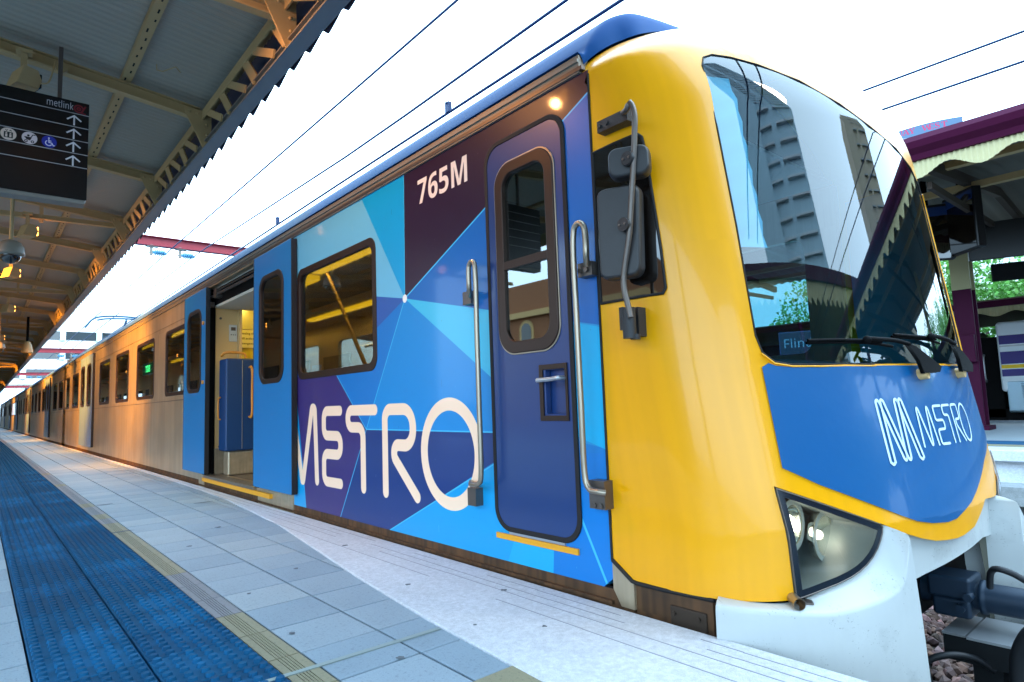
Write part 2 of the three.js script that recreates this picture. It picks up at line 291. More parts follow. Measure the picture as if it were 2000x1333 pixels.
// the curved cab front: s runs round the plan from the middle, y is the height
function front(s, yw) {
  const p = plan(yw), q = Math.abs(s), g = s < 0 ? -1 : 1; let u, z;
  if (q <= p.S1) { const t = q / p.Rf; u = p.Rf * Math.sin(t); z = p.z - p.Rf + p.Rf * Math.cos(t); }
  else if (q <= p.S2) { const t = p.th + (q - p.S1) / p.rc; u = p.dx + p.rc * Math.sin(t); z = p.zc + p.rc * Math.cos(t); }
  else { u = p.a; z = p.zc - (q - p.S2); }
  return V(XC + g * u, yw, z);
}
const sAt = (z, yw) => { const p = plan(yw); return p.S2 + p.zc - z; };   // arc length at which the side reaches z
function frontN(s, y) { const e = 1e-3, p = front(s, y), a = front(s + e, y).sub(p), b = front(s, y + e).sub(p); return a.cross(b).normalize(); }
const frontD = (s, y, d) => front(s, y).addScaledVector(frontN(s, y), d);
// a flat outline (s, y) laid onto the cab front, d metres proud of it
function wrap(shape, d = 0, L = 0.06, warp) {
  const { shape: c, holes } = shape.extractPoints(10); for (const l of [c, ...holes]) if (l[0].equals(l[l.length - 1])) l.pop(); if (THREE.ShapeUtils.isClockWise(c)) c.reverse(); holes.forEach((h) => { if (!THREE.ShapeUtils.isClockWise(h)) h.reverse(); });
  const pts = [...c, ...holes.flat()].map((p) => [p.x, p.y]); let tris = THREE.ShapeUtils.triangulateShape(c, holes);
  for (let it = 0; it < 9; it++) {
    const mid = new Map(), out = []; let n = 0;
    const m = (i, j) => { const A = pts[i], B = pts[j]; if (Math.hypot(A[0] - B[0], A[1] - B[1]) <= L) return -1; const k = i < j ? i + '_' + j : j + '_' + i; if (!mid.has(k)) { mid.set(k, pts.length); pts.push([(A[0] + B[0]) / 2, (A[1] + B[1]) / 2]); } return mid.get(k); };
    for (const [a, b, c2] of tris) {
      const x = m(a, b), y = m(b, c2), z = m(c2, a), k = (x >= 0) + (y >= 0) + (z >= 0); n += k;
      if (k === 0) out.push([a, b, c2]);
      else if (k === 3) out.push([a, x, z], [x, b, y], [z, y, c2], [x, y, z]);
      else if (k === 1) { if (x >= 0) out.push([a, x, c2], [x, b, c2]); else if (y >= 0) out.push([a, b, y], [a, y, c2]); else out.push([a, b, z], [z, b, c2]); }
      else if (x < 0) out.push([c2, z, y], [a, b, y], [a, y, z]);
      else if (y < 0) out.push([a, x, z], [x, b, c2], [x, c2, z]);
      else out.push([b, y, x], [a, x, y], [a, y, c2]);
    }
    tris = out; if (!n) break;
  }
  const pos = [], nor = [], uv = [];
  for (const [s0, y0] of pts) { const [s, y] = warp ? warp(s0, y0) : [s0, y0]; const n = frontN(s, y), p = front(s, y).addScaledVector(n, d); pos.push(p.x, p.y, p.z); nor.push(n.x, n.y, n.z); uv.push(s, y); }
  const g = new THREE.BufferGeometry(); g.setAttribute('position', new THREE.Float32BufferAttribute(pos, 3)); g.setAttribute('normal', new THREE.Float32BufferAttribute(nor, 3)); g.setAttribute('uv', new THREE.Float32BufferAttribute(uv, 2)); g.setIndex(tris.flat()); return g;
}
// a band of given half width and thickness following a line (s, y) on the front, rounded across: seals and trim
function bead(pts, r, d = 0, closed = true) {
  const q = pts.map(([s, y]) => frontD(s, y, d)); if (closed) q.push(q[0].clone()); const gs = []; for (let i = 1; i < q.length; i++) { if (q[i].distanceTo(q[i - 1]) < 1e-4) continue; gs.push(rod(q[i - 1].toArray(), q[i].toArray(), r, 7), new THREE.SphereGeometry(r, 7, 5).translate(...q[i].toArray())); } return merge(gs);
}
const dense = (shape, n = 12) => { const p = shape.extractPoints(n).shape.map((q) => [q.x, q.y]); const o = []; p.forEach((a, i) => { const b = p[(i + 1) % p.length], k = Math.max(1, Math.ceil(Math.hypot(a[0] - b[0], a[1] - b[1]) / 0.06)); for (let j = 0; j < k; j++) o.push([a[0] + (b[0] - a[0]) * j / k, a[1] + (b[1] - a[1]) * j / k]); }); return o; };
function settle(g, base) { const b = V(...base); g.children.forEach((c) => c.position.sub(b)); g.position.copy(b); }

const WIN_Y0 = 1.078, WIN_Y1 = 1.985, SILL = 0.06, GUT = 2.29;
const roofProfile = [[2.0, 2.29], [1.985, 2.31], [1.985, 2.385], [2.02, 2.39], [2.05, 2.45], [2.1, 2.53], [2.17, 2.60], [2.28, 2.655], [2.5, 2.70], [2.9, 2.735], [3.323, 2.745]];
const roofSmooth = [...roofProfile.slice(0, 3), ...new THREE.CatmullRomCurve3([...roofProfile.slice(2), [3.75, 2.735]].map(([x, y]) => V(x, y, 0)), false, 'centripetal').getPoints(36).slice(1).filter((p) => p.x < 3.32).map((p) => [p.x, p.y]), [3.323, 2.745]];
const roofFull = [...roofSmooth, ...roofSmooth.slice(0, -1).reverse().map(([x, y]) => [2 * XC - x, y])];
function loft(rows) { // rows of points -> surface
  const pos = [], uv = [], idx = [], n = rows[0].length; rows.forEach((r, i) => r.forEach((p, j) => { pos.push(p.x, p.y, p.z); uv.push(i, j / n); }));
  for (let i = 0; i < rows.length - 1; i++) for (let j = 0; j < n - 1; j++) { const a = i * n + j, b = a + 1, c = a + n, d = c + 1; idx.push(a, b, d, a, d, c); }
  const g = new THREE.BufferGeometry(); g.setAttribute('position', new THREE.Float32BufferAttribute(pos, 3)); g.setAttribute('uv', new THREE.Float32BufferAttribute(uv, 2)); g.setIndex(idx); g.computeVertexNormals(); return g;
}
const planeUV = (g, k = 1) => { const p = g.attributes.position, uv = g.attributes.uv; for (let i = 0; i < p.count; i++) uv.setXY(i, p.getZ(i) * k, p.getY(i) * k); return g; };

function windowUnit(t, z0, z1, glass = M.glassDark, y0 = WIN_Y0, y1 = WIN_Y1, X = XS) { // window > pane
  const o = rrect(z0, z1, y0, y1, 0.09); o.holes.push(rrect(z0 + 0.045, z1 - 0.045, y0 + 0.045, y1 - 0.045, 0.07, THREE.Path));
  const f = part('window', sideways(o, 0.035, X - 0.006, 0.004), M.frameBrown, t);
  part('pane', sideways(rrect(z0 + 0.04, z1 - 0.04, y0 + 0.04, y1 - 0.04, 0.07), 0.006, X + 0.006), glass, f);
  return f;
}
function leaf(t, z0, z1, mat, X, y0 = 0.15, y1 = 2.262, label) { // door_leaf > pane, seal
  const s = rrect(z0, z1, y0, y1, 0.012), w = (z1 - z0), a = z0 + w * 0.19, b = z0 + w * 0.8;
  s.holes.push(rrect(a, b, 1.09, 2.035, 0.13, THREE.Path));
  const f = part('door_leaf', sideways(s, 0.034, X, 0.003), mat, t, label);
  const o = rrect(a - 0.018, b + 0.018, 1.072, 2.053, 0.14); o.holes.push(rrect(a + 0.02, b - 0.02, 1.11, 2.015, 0.12, THREE.Path));
  part('seal', sideways(o, 0.02, X - 0.008, 0.003), M.frameBrown, f);
  part('pane', sideways(rrect(a + 0.012, b - 0.012, 1.1, 2.025, 0.12), 0.006, X + 0.008), M.glassDark, f);
  parts('edge_rubber', [bx(X, X + 0.045, y0, y1, z1 + 0.001, z1 + 0.012), bx(X, X + 0.045, y0, y1, z0 - 0.012, z0 - 0.001)], M.rubber, f);
  return f;
}
function carriage(name, label, lead, zf) {
  const t = thing(name, label, 'train carriage', [0, 0, 0], lead ? undefined : 'train carriages coupled behind the lead one');
  const L = zf + 1.735, o = (z) => z + L;                        // lead car coordinates shifted
  const zEnd = o(-23.35), zStart = lead ? -5.12 : o(-1.0);
  const wins = [[-9.81, -8.44], [-11.89, -10.54], [-13.93, -12.6], [-16.02, -14.66], [-21.0, -19.65], [-23.0, -21.7]];
  if (!lead) wins.push([-5.0, -3.69], [-3.1, -1.8]);
  // near side, brushed steel
  const s = poly([[zEnd, SILL], [zStart, SILL], [zStart, GUT], [zEnd, GUT]]);
  for (const [a, b] of wins) s.holes.push(rrect(o(a) + 0.03, o(b) - 0.03, WIN_Y0 + 0.03, WIN_Y1 - 0.03, 0.08, THREE.Path));
  if (lead) s.holes.push(poly([[-7.78, 0.13], [-5.98, 0.13], [-5.98, 2.27], [-7.78, 2.27]], THREE.Path));
  part('body_side', planeUV(sideways(s, 0.06, XS), 0.5), M.stainless, t);
  for (const [a, b] of wins) windowUnit(t, o(a), o(b));
  part('body_seam', merge([bx(XS - 0.003, XS + 0.01, 1.005, 1.012, zEnd, lead ? -8.0 : zStart), bx(XS - 0.003, XS + 0.01, 2.06, 2.064, zEnd, lead ? -8.0 : zStart)]), M.steelDark, t);
  // doors half way along, closed
  for (const [a, b] of [[-18.92, -17.84], [-17.82, -16.75]]) leaf(t, o(a), o(b), M.doorLav, XS - 0.045);
  if (!lead) for (const [a, b] of [[-7.9, -6.95], [-6.93, -5.98]]) leaf(t, o(a), o(b), M.doorLav, XS - 0.045);
  // far side, with its own windows
  const zs2 = lead ? -1.735 : zStart, fs = poly([[-zs2, SILL], [-zEnd, SILL], [-zEnd, GUT], [-zs2, GUT]]);
  const fw = lead ? [...wins, [-5.0, -3.69], [-2.9, -1.95]] : [];
  for (const [a, b] of fw) fs.holes.push(rrect(-o(b) + 0.03, -o(a) - 0.03, WIN_Y0 + 0.03, WIN_Y1 - 0.03, 0.08, THREE.Path));
  part('far_side', new THREE.ExtrudeGeometry(fs, { depth: 0.06, bevelEnabled: false }).rotateY(Math.PI / 2).translate(2 * XC - XS - 0.06, 0, 0), M.stainless, t);
  part('far_glass', bx(2 * XC - XS - 0.02, 2 * XC - XS - 0.015, WIN_Y0, WIN_Y1, zEnd + 0.1, zs2), M.glassClear, t);
  // roof, gutter, ends, floor, ceiling
  const zr = lead ? -1.78 : zStart, rows = [];
  for (const z of [zEnd, zr]) rows.push(roofFull.slice(2, -2).map(([x, y]) => V(x, y, z)));
  if (lead) { // rounded blue hood over the cab
    const tg = [[-1.62, 2.33], [-1.58, 2.35], [-1.50, 2.385], [-1.42, 2.42], [-1.33, 2.455], [-1.24, 2.475], [-1.1, 2.53], [-0.7, 2.66], [0, 2.745]], tc = new THREE.CatmullRomCurve3(tg.map(([a, b]) => V(a, b, 0)), false, 'centripetal'), prof = roofFull.slice(2, -2), half = (prof.length - 1) / 2;
    // where along the hood's own rounded outline each point sits, so that the front edge follows the dome evenly
    const knots = roofProfile.slice(2).map((p) => p[0]), all = prof.map(([x], q) => { const xx = q <= half ? x : 2 * XC - x; let a = 0; while (a < knots.length - 2 && knots[a + 1] < xx) a++; const u = (a + Math.min(1, Math.max(0, (xx - knots[a]) / Math.max(1e-6, knots[a + 1] - knots[a])))) / (knots.length - 1), p = tc.getPoint(Math.min(1, u)); return frontD(q <= half ? p.x : -p.x, p.y, 0.012); });
    const N = 12; for (let k = 1; k <= N; k++) { const f = k / N; rows.push(roofFull.slice(2, -2).map(([x, y], q) => { const T = all[q], e = f * f; return V(x + (T.x - x) * e, y + (T.y - y) * e * e, zr + (T.z - zr) * f); })); }
  }
  if (lead) { const r = loft(rows.slice(1)), back = loft([rows[0].map((p) => p), rows[1].map((p) => p)]); part('roof_hood', merge([r, loft([rows[1].map((p) => V(p.x, p.y, -4.9)), rows[1]])]), M.roofBlue, t); part('roof', loft([rows[0], rows[1].map((p) => V(p.x, p.y, -4.9))]), M.roofGrey, t); }
  else part('roof', loft(rows), M.roofGrey, t);
  part('gutter', merge([bx(XS - 0.012, XS + 0.05, GUT + 0.002, GUT + 0.085, zEnd, zr), bx(XS - 0.022, XS + 0.02, GUT + 0.05, GUT + 0.066, zEnd, zr), bx(2 * XC - XS - 0.05, 2 * XC - XS + 0.012, GUT + 0.002, GUT + 0.085, zEnd, zr)]), M.gutterMetal, t);
  part('end_wall', merge([bx(XS + 0.062, 2 * XC - XS - 0.062, SILL, 2.6, zEnd, zEnd + 0.05), ...(lead ? [] : [bx(XS + 0.062, 2 * XC - XS - 0.062, SILL, 2.6, zStart - 0.05, zStart)])]), M.steelDark, t);
  part('gangway', bx(XC - 0.6, XC + 0.6, 0.1, 2.2, zEnd - 0.5, zEnd - 0.001), M.black, t);
  part('skirt', merge([bx(XS + 0.004, XS + 0.03, -0.32, SILL - 0.002, zEnd, lead ? -1.64 : zStart), bx(XS - 0.012, XS + 0.004, SILL - 0.06, SILL - 0.045, zEnd, lead ? -1.74 : zStart)]), M.brown, t);
  part('underframe', bx(XS + 0.2, 2 * XC - XS - 0.2, -0.75, 0.0, zEnd, lead ? -1.9 : zStart), M.black, t);
  part('floor', bx(XS + 0.061, 2 * XC - XS - 0.061, 0.06, 0.13, zEnd + 0.06, lead ? -2.0 : zStart - 0.06), M.floorDark, t);
  part('ceiling', bx(XS + 0.061, 2 * XC - XS - 0.061, 2.26, 2.285, zEnd + 0.06, lead ? -3.35 : zStart - 0.06), M.ceilWhite, t);
  for (const x of [2.62, 4.03]) for (const [a, b] of lead ? [[-6.1, -4.2], [-9.6, -7.2], [-13, -10.6], [-16.6, -14.2], [-20.2, -17.8]] : [[-9.6, -5.2], [-16.6, -12.2], [-22, -19]]) { part('ceiling_light', bx(x - 0.06, x + 0.06, 2.225, 2.258, o(a), o(b)), M.strip, t); if (lead && a > -13.5) { const l = new THREE.RectAreaLight(0xffe07a, 7, b - a, 0.12); l.position.set(x, 2.218, (o(a) + o(b)) / 2); l.rotation.order = 'YXZ'; l.rotation.set(-Math.PI / 2, Math.PI / 2, 0); l.name = 'ceiling_light_glow'; scene.add(l); } }
  // seats in pairs, seen as dark backs through the windows
  for (const [a] of wins.slice(0, lead ? 4 : 5)) for (const x of [2.16, 3.7]) part('seat', merge([rbx(x, x + 0.85, 0.55, 0.65, o(a) + 0.35, o(a) + 0.8, 0.03), rbx(x, x + 0.85, 0.65, 1.22, o(a) + 0.3, o(a) + 0.38, 0.03), bx(x + 0.35, x + 0.5, 0.13, 0.55, o(a) + 0.5, o(a) + 0.6)]), M.seatBlue, t);
  if (lead) part('grab_pole', rod([2.70, 2.22, -6.0], [2.148, 0.996, -4.02], 0.017), M.poleYellow, t, 'slanting yellow pole behind the large window');
  for (const z of lead ? [-9.2, -13.2] : [-9.2, -13.2]) part('grab_pole', rod([2.7, 0.13, o(z)], [2.7, 2.26, o(z)], 0.018), M.poleYellow, t);
  return t;
}
const lead = carriage('lead_carriage', 'blue and yellow lead carriage with sloping windscreen and one open door at the platform', true, -1.735);

// ---------------------------------------------------------------- livery print on the lead carriage (drawn in metres: z along, y up)
const LZ0 = -5.12, LZ1 = -1.735, LY0 = 0.06, LY1 = 2.29, NODE = [-3.325, 1.5];
const tLivery = canvasTex(2048, 1348, (c, w, h) => {
  const kx = w / (LZ1 - LZ0), ky = h / (LY1 - LY0), X = (z) => (z - LZ0) * kx, Y = (y) => h - (y - LY0) * ky;
  const fill = (col, ...p) => { c.fillStyle = col; c.beginPath(); p.forEach(([z, y], i) => i ? c.lineTo(X(z), Y(y)) : c.moveTo(X(z), Y(y))); c.closePath(); c.fill(); };
  const line = (col, wd, ...p) => { c.strokeStyle = col; c.lineWidth = wd * kx; c.lineCap = 'round'; c.lineJoin = 'round'; c.beginPath(); p.forEach(([z, y], i) => i ? c.lineTo(X(z), Y(y)) : c.moveTo(X(z), Y(y))); c.stroke(); };
  const N = NODE, cyan = '#0a9ed8', sky = '#66b8dc', blue = '#0a7cc6', mid = '#146cb4', navy = '#1c3878', purple = '#3a2e70', dark = '#2b1430', pale = '#3cbce2';
  fill(blue, [-5.2, 0], [-1.7, 0], [-1.7, 2.4], [-5.2, 2.4]);
  fill(sky, N, [-3.9, 2.32], [-5.2, 2.32], [-5.2, 1.85]);
  fill(cyan, N, [-3.9, 2.32], [-3.31, 2.32]);
  fill(dark, N, [-3.31, 2.32], [-1.7, 2.32], [-1.7, 2.206]);
  fill('#1066b4', N, [-1.7, 2.206], [-1.7, 1.14]);
  fill('#2c5aa8', N, [-5.2, 1.85], [-5.2, 1.1], [-3.585, 1.1]);
  fill('#2094d0', N, [-1.7, 1.14], [-1.7, 0.62], [-2.0, 0.67]);
  fill(pale, N, [-2.47, 1.31], [-2.47, 0.95]);
  fill('#10aee0', [-1.98, 1.2], [-1.7, 1.13], [-1.7, 0.61], [-1.98, 0.7]);
  fill('#0a88d0', N, [-2.47, 0.95], [-2.47, 0.683], [-3.855, 0.683]);
  fill(purple, [-5.2, 1.1], [-4.335, 1.1], [-3.855, 0.683], [-4.262, 0.06], [-5.2, 0.06]);
  fill('#0a76c4', [-4.335, 1.1], N, [-3.855, 0.683]);
  fill(navy, [-3.855, 0.683], [-2.3, 0.683], [-2.3, 0.62], [-3.569, 0.05], [-4.268, 0.05]);
  fill('#0a9cda', [-5.2, 1.05], [-5.06, 0.95], [-4.95, 0.42], [-4.87, 0.03], [-5.2, 0.03]);
  fill('#0a9cda', [-3.58, 0.05], [-2.3, 0.608], [-1.9, 0.608], [-1.9, 0.05]);
  fill('#14aae2', [-2.41, 0.05], [-2.33, 0.22], [-2.075, 0.22], [-2.09, 0.05]);
  fill('#0a7aca', [-2.09, 0.05], [-2.075, 0.22], [-1.96, 0.6], [-1.7, 0.61], [-1.7, 0.05]);
  const hair = '#44bce8';
  line(hair, 0.009, N, [-1.7, 2.206]); line(hair, 0.008, [-3.855, 0.685], [-2.3, 0.685]); line(hair, 0.007, [-4.335, 1.1], [-3.855, 0.683]); line(hair, 0.007, N, [-4.262, 0.06]); line(hair, 0.007, [-3.58, 0.05], [-2.3, 0.608]); line(hair, 0.012, [-1.95, 0.42], [-1.76, 0.05]); line(hair, 0.006, N, [-3.31, 2.3]); line(hair, 0.006, [-4.95, 0.42], [-4.87, 0.03]);
  // big rounded lettering, one stroke wide
  const L = '#ffdfc0';
  const path = (r, ...p) => { c.strokeStyle = L; c.lineWidth = 0.073 * kx; c.lineCap = 'round'; c.lineJoin = 'round'; c.beginPath(); c.moveTo(X(p[0][0]), Y(p[0][1])); for (let i = 1; i < p.length - 1; i++) c.arcTo(X(p[i][0]), Y(p[i][1]), X(p[i + 1][0]), Y(p[i + 1][1]), (p[i][2] ?? r) * kx); const e = p[p.length - 1]; c.lineTo(X(e[0]), Y(e[1])); c.stroke(); };
  path(0.03, [-5.115, 0.78], [-4.955, 0.27], [-4.93, 0.27], [-4.755, 0.84, 0.02], [-4.70, 0.84, 0.03], [-4.665, 0.285]);
  path(0.06, [-4.258, 0.815], [-4.535, 0.815], [-4.535, 0.632], [-4.252, 0.632], [-4.252, 0.497], [-4.535, 0.497], [-4.535, 0.292], [-4.255, 0.292]);
  path(0.058, [-3.735, 0.815], [-4.13, 0.815], [-4.13, 0.697], [-3.905, 0.697, 0.07], [-3.905, 0.29]);
  path(0.07, [-3.603, 0.29], [-3.603, 0.815], [-3.262, 0.815, 0.11], [-3.262, 0.592, 0.1], [-3.49, 0.592, 0.05], [-3.49, 0.515, 0.05], [-3.228, 0.293]);
  c.lineWidth = 0.073 * kx; c.beginPath(); c.ellipse(X(-2.878), Y(0.562), 0.262 * kx, 0.274 * ky, 0, 0, Math.PI * 2); c.stroke();
  c.fillStyle = '#eef0ea'; c.beginPath(); c.arc(X(N[0]), Y(N[1]), 0.026 * kx, 0, 7); c.fill();
  // fleet number
  c.save(); c.translate(X(-3.155), Y(2.052)); c.font = 'bold 120px sans-serif'; const mw = c.measureText('765M').width; c.scale(0.53 * kx / mw, 0.152 * ky / 87); c.fillStyle = '#f3e3d4'; c.fillText('765M', 0, 0); c.restore();
  // wear: faint scratches and dust specks in the print
  for (let i = 0; i < 240; i++) { c.fillStyle = i % 3 ? 'rgba(235,225,215,0.25)' : 'rgba(20,14,20,0.25)'; c.fillRect(rnd() * w, rnd() * h, 1 + rnd() * 2, 1 + rnd() * (i % 17 ? 3 : 40)); }
});
tLivery.wrapS = tLivery.wrapT = THREE.ClampToEdgeWrapping;
phys('livery', 0xffffff, 0.34, { map: tLivery, specularIntensity: 0.7, clearcoat: 0.25, clearcoatRoughness: 0.06 });
{
  const t = lead, s = poly([[LZ0, LY0], [-1.79, LY0], [-1.739, 0.1], [-1.739, LY1], [LZ0, LY1]]);
  s.holes.push(rrect(-5.0, -3.72, WIN_Y0 + 0.03, WIN_Y1 - 0.03, 0.1, THREE.Path), rrect(-2.482, -1.898, 0.208, 2.176, 0.11, THREE.Path));
  const g = sideways(s, 0.05, XS), p = g.attributes.position, uv = g.attributes.uv;
  for (let i = 0; i < p.count; i++) uv.setXY(i, (p.getZ(i) - LZ0) / (LZ1 - LZ0), (p.getY(i) - LY0) / (LY1 - LY0));
  part('painted_side', g, M.livery, t, 'body side printed with blue and cyan facets, METRO lettering and the number 765M');
  const w = windowUnit(t, -5.03, -3.69); w.userData.label = 'large dark framed saloon window left of the number';
  part('corner_plate', sideways(poly([[-1.738, 0.062], [-1.738, 0.176], [-1.632, 0.108], [-1.632, 0.0], [-1.7, 0.0]]), 0.03, XS - 0.001), M.stainless, t);
  // open doorway: frame, gear, sill, vestibule
  part('doorway_frame', merge([bx(XS - 0.012, XS + 0.16, 0.13, 2.27, -7.84, -7.72), bx(XS - 0.012, XS + 0.16, 0.13, 2.27, -6.04, -5.95), bx(XS + 0.07, XS + 0.2, 2.08, 2.268, -7.72, -6.04)]), M.black, t);
  part('door_gear', merge([rod([XS + 0.03, 2.17, -7.72], [XS + 0.03, 2.17, -6.04], 0.016), rod([XS + 0.05, 2.225, -7.72], [XS + 0.05, 2.225, -6.04], 0.01), bx(XS + 0.005, XS + 0.07, 2.13, 2.23, -7.5, -7.4), bx(XS + 0.0, XS + 0.06, 2.05, 2.11, -7.74, -7.66)]), M.steelDark, t);
  part('header_panel', bx(XS + 0.075, XS + 0.5, 2.045, 2.075, -7.7, -6.05), M.ceilWhite, t);
  part('door_sill', merge([bx(XS - 0.03, XS + 0.14, 0.105, 0.133, -7.72, -6.02), ...[0, 1, 2].map((k) => bx(XS + k * 0.035, XS + 0.012 + k * 0.035, 0.133, 0.139, -7.7, -6.04))]), M.steel, t);
  part('sill_stripe', bx(XS - 0.034, XS - 0.003, 0.064, 0.103, -7.75, -5.6), M.yellowEdge, t);
  parts('sill_plate', [bx(XS - 0.004, XS + 0.05, -0.01, 0.128, -8.0, -7.78), bx(XS - 0.004, XS + 0.05, -0.01, 0.128, -5.98, -5.13)], M.stainless, t);
  const cp = part('vestibule_panel', merge([bx(2.09, 2.36, 0.42, 2.045, -7.74, -7.7), bx(2.33, 2.36, 0.42, 2.045, -7.7, -7.62)]), M.creamPanel, t);
  part('kick_plate', bx(2.088, 2.42, 0.132, 0.419, -7.74, -7.696), M.stainless, t);
  parts('screw', [1.93, 0.95, 0.44].map((y) => new THREE.CylinderGeometry(0.014, 0.014, 0.01, 10).rotateX(Math.PI / 2).translate(2.14, y, -7.697)), M.steelDark, cp);
  const ic = part('help_point', rbx(2.235, 2.325, 1.66, 1.86, -7.7, -7.688, 0.006), M.ceilWhite, cp);
  parts('speaker_grille', ([bx(2.255, 2.305, 1.79, 1.83, -7.688, -7.684), ...[0, 1, 2].map((k) => new THREE.CylinderGeometry(0.006, 0.006, 0.006, 8).rotateX(Math.PI / 2).translate(2.258 + k * 0.022, 1.74, -7.686))]), M.steelDark, cp);
  const dp = part('draught_screen', rbx(2.09, 2.46, 0.40, 1.43, -7.56, -7.3, 0.02), M.screenBlue, t);
  part('screen_foot', rbx(2.13, 2.44, 0.132, 0.398, -7.52, -7.34, 0.02), M.stainless, t);
  part('screen_joint', bx(2.262, 2.268, 0.42, 1.41, -7.301, -7.296), M.alu, dp);
  part('grab_rail', tube([[2.345, 1.33, -7.3], [2.345, 1.335, -7.25], [2.35, 1.29, -7.23], [2.35, 1.0, -7.23], [2.35, 0.81, -7.23], [2.345, 0.765, -7.25], [2.345, 0.77, -7.3]], 0.013, 40), M.orangeRail, t);
  part('grab_rail', tube([[2.08, 1.0, -7.45], [2.06, 0.99, -7.45], [2.055, 0.96, -7.45], [2.055, 0.79, -7.45], [2.06, 0.76, -7.45], [2.08, 0.75, -7.45]], 0.008, 30), M.orangeRail, t);
  part('top_rail', tube([[2.1, 1.47, -7.5], [2.12, 1.50, -7.42], [2.25, 1.5, -7.38], [2.31, 1.48, -7.36], [2.32, 1.44, -7.36]], 0.015, 30), M.orangeRail, t);
  const nt = canvasTex(512, 256, (c, w, h) => { c.fillStyle = '#e9e3cf'; c.fillRect(0, 0, w, h); c.fillStyle = '#20201c'; c.font = 'bold 40px sans-serif'; ['Passing the button', 'will activate CCTV &', 'emergency services'].forEach((s, i) => c.fillText(s, 20, 66 + i * 72)); });
  std('notice', 0xffffff, 0.6, 0, { map: nt });
  part('notice', new THREE.PlaneGeometry(0.5, 0.24).translate(2.86, 1.80, -8.6), M.notice, t);
  part('vestibule_header', bx(2.55, 3.3, 1.93, 2.25, -8.64, -8.605), M.ceilWhite, t);
  part('vestibule_light', bx(2.5, 2.75, 2.2, 2.255, -8.5, -6.3), M.strip, t);
  leaf(t, -5.957, -5.042, M.doorBlue, XS - 0.053, 0.152, 2.263, 'open blue door leaf in front of the lettering');
  leaf(t, -8.54, -7.59, M.doorBlue, XS - 0.053, 0.152, 2.263, 'open blue door leaf beside the brushed steel side');
  parts('door_button', [1.86, 1.18].map((y) => new THREE.CylinderGeometry(0.022, 0.022, 0.02, 14).rotateZ(Math.PI / 2).translate(XS - 0.06, y, -7.66)), M.orangeRail, t);
  // crew door
  const cd = part('crew_door', (() => { const q = rrect(-2.464, -1.916, 0.226, 2.158, 0.095); q.holes.push(rrect(-2.378, -1.99, 1.09, 2.022, 0.1, THREE.Path), poly([[-2.09, 0.77], [-1.945, 0.77], [-1.945, 0.98], [-2.09, 0.98]], THREE.Path)); return sideways(q, 0.035, XS - 0.006, 0.006); })(), M.navy, t);
  { const q = rrect(-2.482, -1.898, 0.208, 2.176, 0.112); q.holes.push(rrect(-2.464, -1.916, 0.226, 2.158, 0.097, THREE.Path)); part('door_seal', sideways(q, 0.03, XS - 0.01, 0.003), M.rubber, t); }
  { const q = rrect(-2.392, -1.976, 1.076, 2.036, 0.112); q.holes.push(rrect(-2.343, -2.025, 1.125, 1.987, 0.08, THREE.Path)); const f = part('window_frame', sideways(q, 0.03, XS - 0.018, 0.005), M.frameBrown, cd);
    part('window_rail', bx(XS - 0.016, XS + 0.012, 1.495, 1.535, -2.35, -2.02), M.frameBrown, f);
    part('trim', sideways((() => { const r = rrect(-2.402, -1.966, 1.066, 2.046, 0.12); r.holes.push(rrect(-2.394, -1.974, 1.074, 2.038, 0.114, THREE.Path)); return r; })(), 0.02, XS - 0.012, 0.002), M.steel, f); }
  part('pane', bx(XS + 0.004, XS + 0.009, 1.53, 1.99, -2.35, -2.02), M.glassCrew, cd, 'upper pane of the crew door'); part('pane', bx(XS - 0.004, XS + 0.001, 1.12, 1.50, -2.35, -2.02), M.glassCrew, cd, 'lower pane of the crew door');
  { const q = poly([[-2.118, 0.745], [-1.94, 0.745], [-1.94, 1.0], [-2.118, 1.0]]); q.holes.push(poly([[-2.098, 0.765], [-1.95, 0.765], [-1.95, 0.98], [-2.098, 0.98]], THREE.Path)); part('handle_frame', sideways(q, 0.02, XS - 0.014, 0.002), M.frameBrown, cd); part('handle_recess', merge([bx(XS + 0.03, XS + 0.04, 0.76, 0.99, -2.1, -1.94)]), M.navy, cd); }
  part('handle', tube([[XS - 0.01, 0.935, -1.955], [XS - 0.045, 0.935, -1.965], [XS - 0.045, 0.932, -2.0], [XS - 0.045, 0.93, -2.1]], 0.0105, 20), M.alu, cd);
  part('step_strip', bx(XS - 0.012, XS - 0.001, 0.166, 0.192, -2.477, -1.92), M.yellowEdge, t); part('step_edge', bx(XS - 0.008, XS, 0.194, 0.206, -2.38, -2.0), M.alu, t);
  // handrails either side of the crew door
  const hr = (pts) => tube(pts.map(([z, y, x]) => [x, y, z]), 0.0135, 90, 10);
  const f = 1.925 / 2.003, S = (z, y, x = 1.925) => [z * x / 2.003, 0.84 + (y - 0.84) * x / 2.003, x];
  const h1 = part('handrail', hr([S(-2.655, 1.41, 1.96), S(-2.657, 1.45, 1.93), S(-2.657, 1.55), S(-2.65, 1.585), S(-2.628, 1.6), S(-2.607, 1.585), S(-2.6, 1.55), S(-2.6, 1.2), S(-2.6, 0.8), S(-2.602, 0.47), S(-2.612, 0.425), S(-2.64, 0.41), S(-2.69, 0.408, 1.94), S(-2.69, 0.42, 1.99)]), M.steel, t, 'bent steel handrail left of the crew door');
  parts('bracket', [bx(1.955, XS, 0.31, 0.40, -2.66, -2.59), bx(1.96, XS, 1.36, 1.43, -2.66, -2.59)], M.steelDark, h1);
